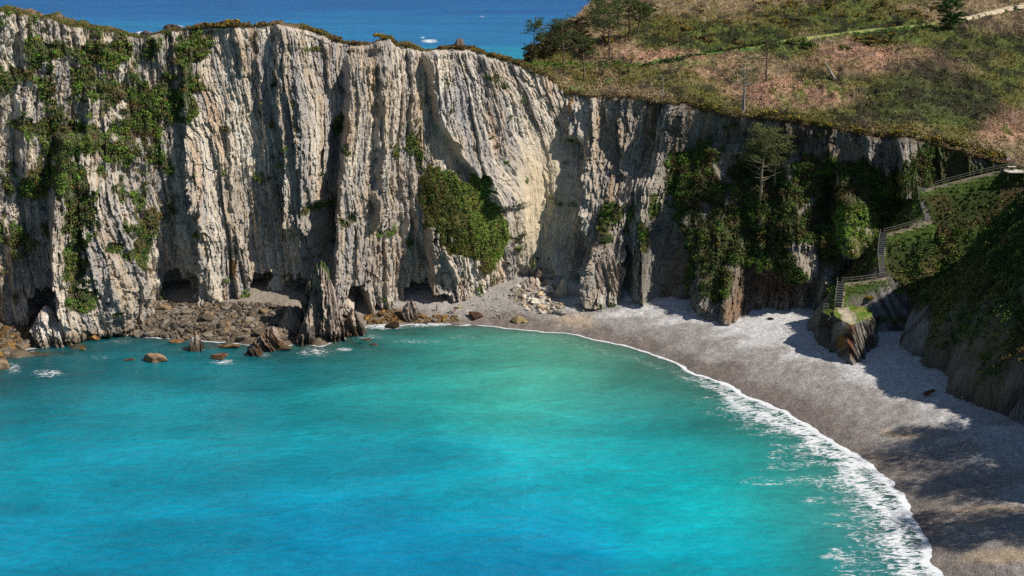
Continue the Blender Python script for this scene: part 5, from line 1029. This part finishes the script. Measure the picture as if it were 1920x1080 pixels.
sb = WV(1631, 561, 249.5); sb = Vector((float(GX2[0, int((sb.x-hx[0])/.42)]), sb.y, 0))
# yellow bush above the outcrop: where the photo pixel's ray meets the spur
for Y_ in np.arange(236, 262, .2):
    q = WV(1631, 563, float(Y_))
    if q.z < float(head_z(q.x, q.y)): break
single_bush(q, 0, 1.0, (978, 60, YG, OG, .7), 'yellow flowered bush alone on the grass above the outcrop', None)

# ------------------------------------------------------------------ people on the beach
def person_mesh(pose, h=1.72):
    V_ = pose; bm = bmesh.new(); vs = [bm.verts.new(Vector(p)*h) for p, r in V_['v']]; [bm.edges.new((vs[a], vs[b])) for a, b in V_['e']]
    me_ = bpy.data.meshes.new('person'); bm.to_mesh(me_); bm.free(); o = bpy.data.objects.new('tmp', me_); col.objects.link(o)
    sk = o.modifiers.new('s', 'SKIN'); sk.use_smooth_shade = True; ly = me_.skin_vertices[0] if me_.skin_vertices else None
    if ly is None: bpy.context.view_layer.objects.active = o
    for i, (p, r) in enumerate(V_['v']): ly.data[i].radius = (r*h, r*h)
    ly.data[0].use_root = True
    sb_ = o.modifiers.new('d', 'SUBSURF'); sb_.levels = 1; sb_.render_levels = 1
    dg = bpy.context.evaluated_depsgraph_get(); ev = o.evaluated_get(dg); m2 = bpy.data.meshes.new_from_object(ev); bpy.data.objects.remove(o); return m2
EDG = [(0, 1), (1, 2), (2, 3), (3, 4), (4, 5), (2, 6), (6, 7), (7, 8), (8, 9), (2, 10), (10, 11), (11, 12), (12, 13), (0, 14), (14, 15), (15, 16), (16, 17), (0, 18), (18, 19), (19, 20), (20, 21)]
STAND = [((0, 0, .53), .085), ((0, .005, .66), .08), ((0, .01, .79), .085), ((0, 0, .85), .035), ((0, -.01, .91), .055), ((0, -.01, .955), .052), ((.10, 0, .80), .04), ((.135, .01, .64), .027), ((.12, -.05, .52), .02), ((.118, -.07, .47), .018),
         ((-.10, 0, .80), .04), ((-.135, .03, .64), .027), ((-.12, .05, .51), .02), ((-.118, .06, .46), .018), ((.055, -.03, .48), .052), ((.06, -.09, .27), .036), ((.06, -.06, .05), .024), ((.06, -.12, .015), .018), ((-.055, .02, .48), .052), ((-.06, .03, .27), .036), ((-.06, .12, .06), .024), ((-.06, .08, .015), .018)]
SIT = [((0, .05, .07), .09), ((0, .07, .18), .085), ((0, .05, .30), .085), ((0, .02, .36), .035), ((0, .0, .42), .055), ((0, -.01, .465), .052), ((.10, .05, .31), .04), ((.13, -.04, .2), .027), ((.09, -.15, .19), .02), ((.06, -.18, .2), .018),
       ((-.10, .05, .31), .04), ((-.14, .1, .18), .027), ((-.14, .16, .06), .02), ((-.14, .18, .02), .018), ((.06, -.04, .09), .052), ((.08, -.2, .24), .036), ((.07, -.3, .05), .024), ((.07, -.35, .015), .018), ((-.06, -.04, .09), .052), ((-.09, -.2, .22), .036), ((-.08, -.31, .05), .024), ((-.08, -.36, .015), .018)]
SKIN = srgb(205, 160, 132)*.85; HAIR = srgb(50, 38, 30)*.7
def person(px, py, verts, rz, top, legs, label, h=1.72):
    p = base_pt(px, py); me_ = person_mesh(dict(v=verts, e=EDG), h); n = len(me_.vertices); co = np.empty(n*3); me_.vertices.foreach_get('co', co); co = co.reshape(-1, 3)
    J = np.array([v[0] for v in verts])*h; dj = np.linalg.norm(co[:, None]-J[None], axis=2).argmin(1)
    c = np.tile(top, (n, 1)); c[np.isin(dj, [0, 14, 15, 16, 18, 19, 20])] = legs; c[np.isin(dj, [4, 5, 3, 9, 13])] = SKIN; c[np.isin(dj, [17, 21])] = HAIR*.6
    hd = J[5]; c[(co[:, 2] > J[4][2]+.01*h) & np.isin(dj, [4, 5]) & ((co[:, 1] > hd[1]-.03*h) | (co[:, 2] > hd[2]+.02*h))] = HAIR
    cc4 = np.ones((n, 4), np.float32); cc4[:, :3] = c; at_ = me_.attributes.new('Col', 'FLOAT_COLOR', 'POINT'); at_.data.foreach_set('color', cc4.ravel())
    o = obj('person', me_, M_cloth, loc=(p.x, p.y, p.z)); o.rotation_euler[2] = rz; tag(o, label, 'person'); return o
person(819, 584, STAND, 2.0, srgb(120, 62, 72)*.8, srgb(30, 30, 36), 'person in dark trousers and dull red jacket walking on the beach')
person(844, 586, SIT, .9, srgb(180, 184, 186)*.8, srgb(60, 66, 76), 'person in light grey sitting on the beach, left of the one in red')
person(852, 585, SIT, -.5, srgb(200, 24, 44)*.9, srgb(200, 196, 200)*.8, 'person in bright red top sitting on the beach beside a pale boulder')
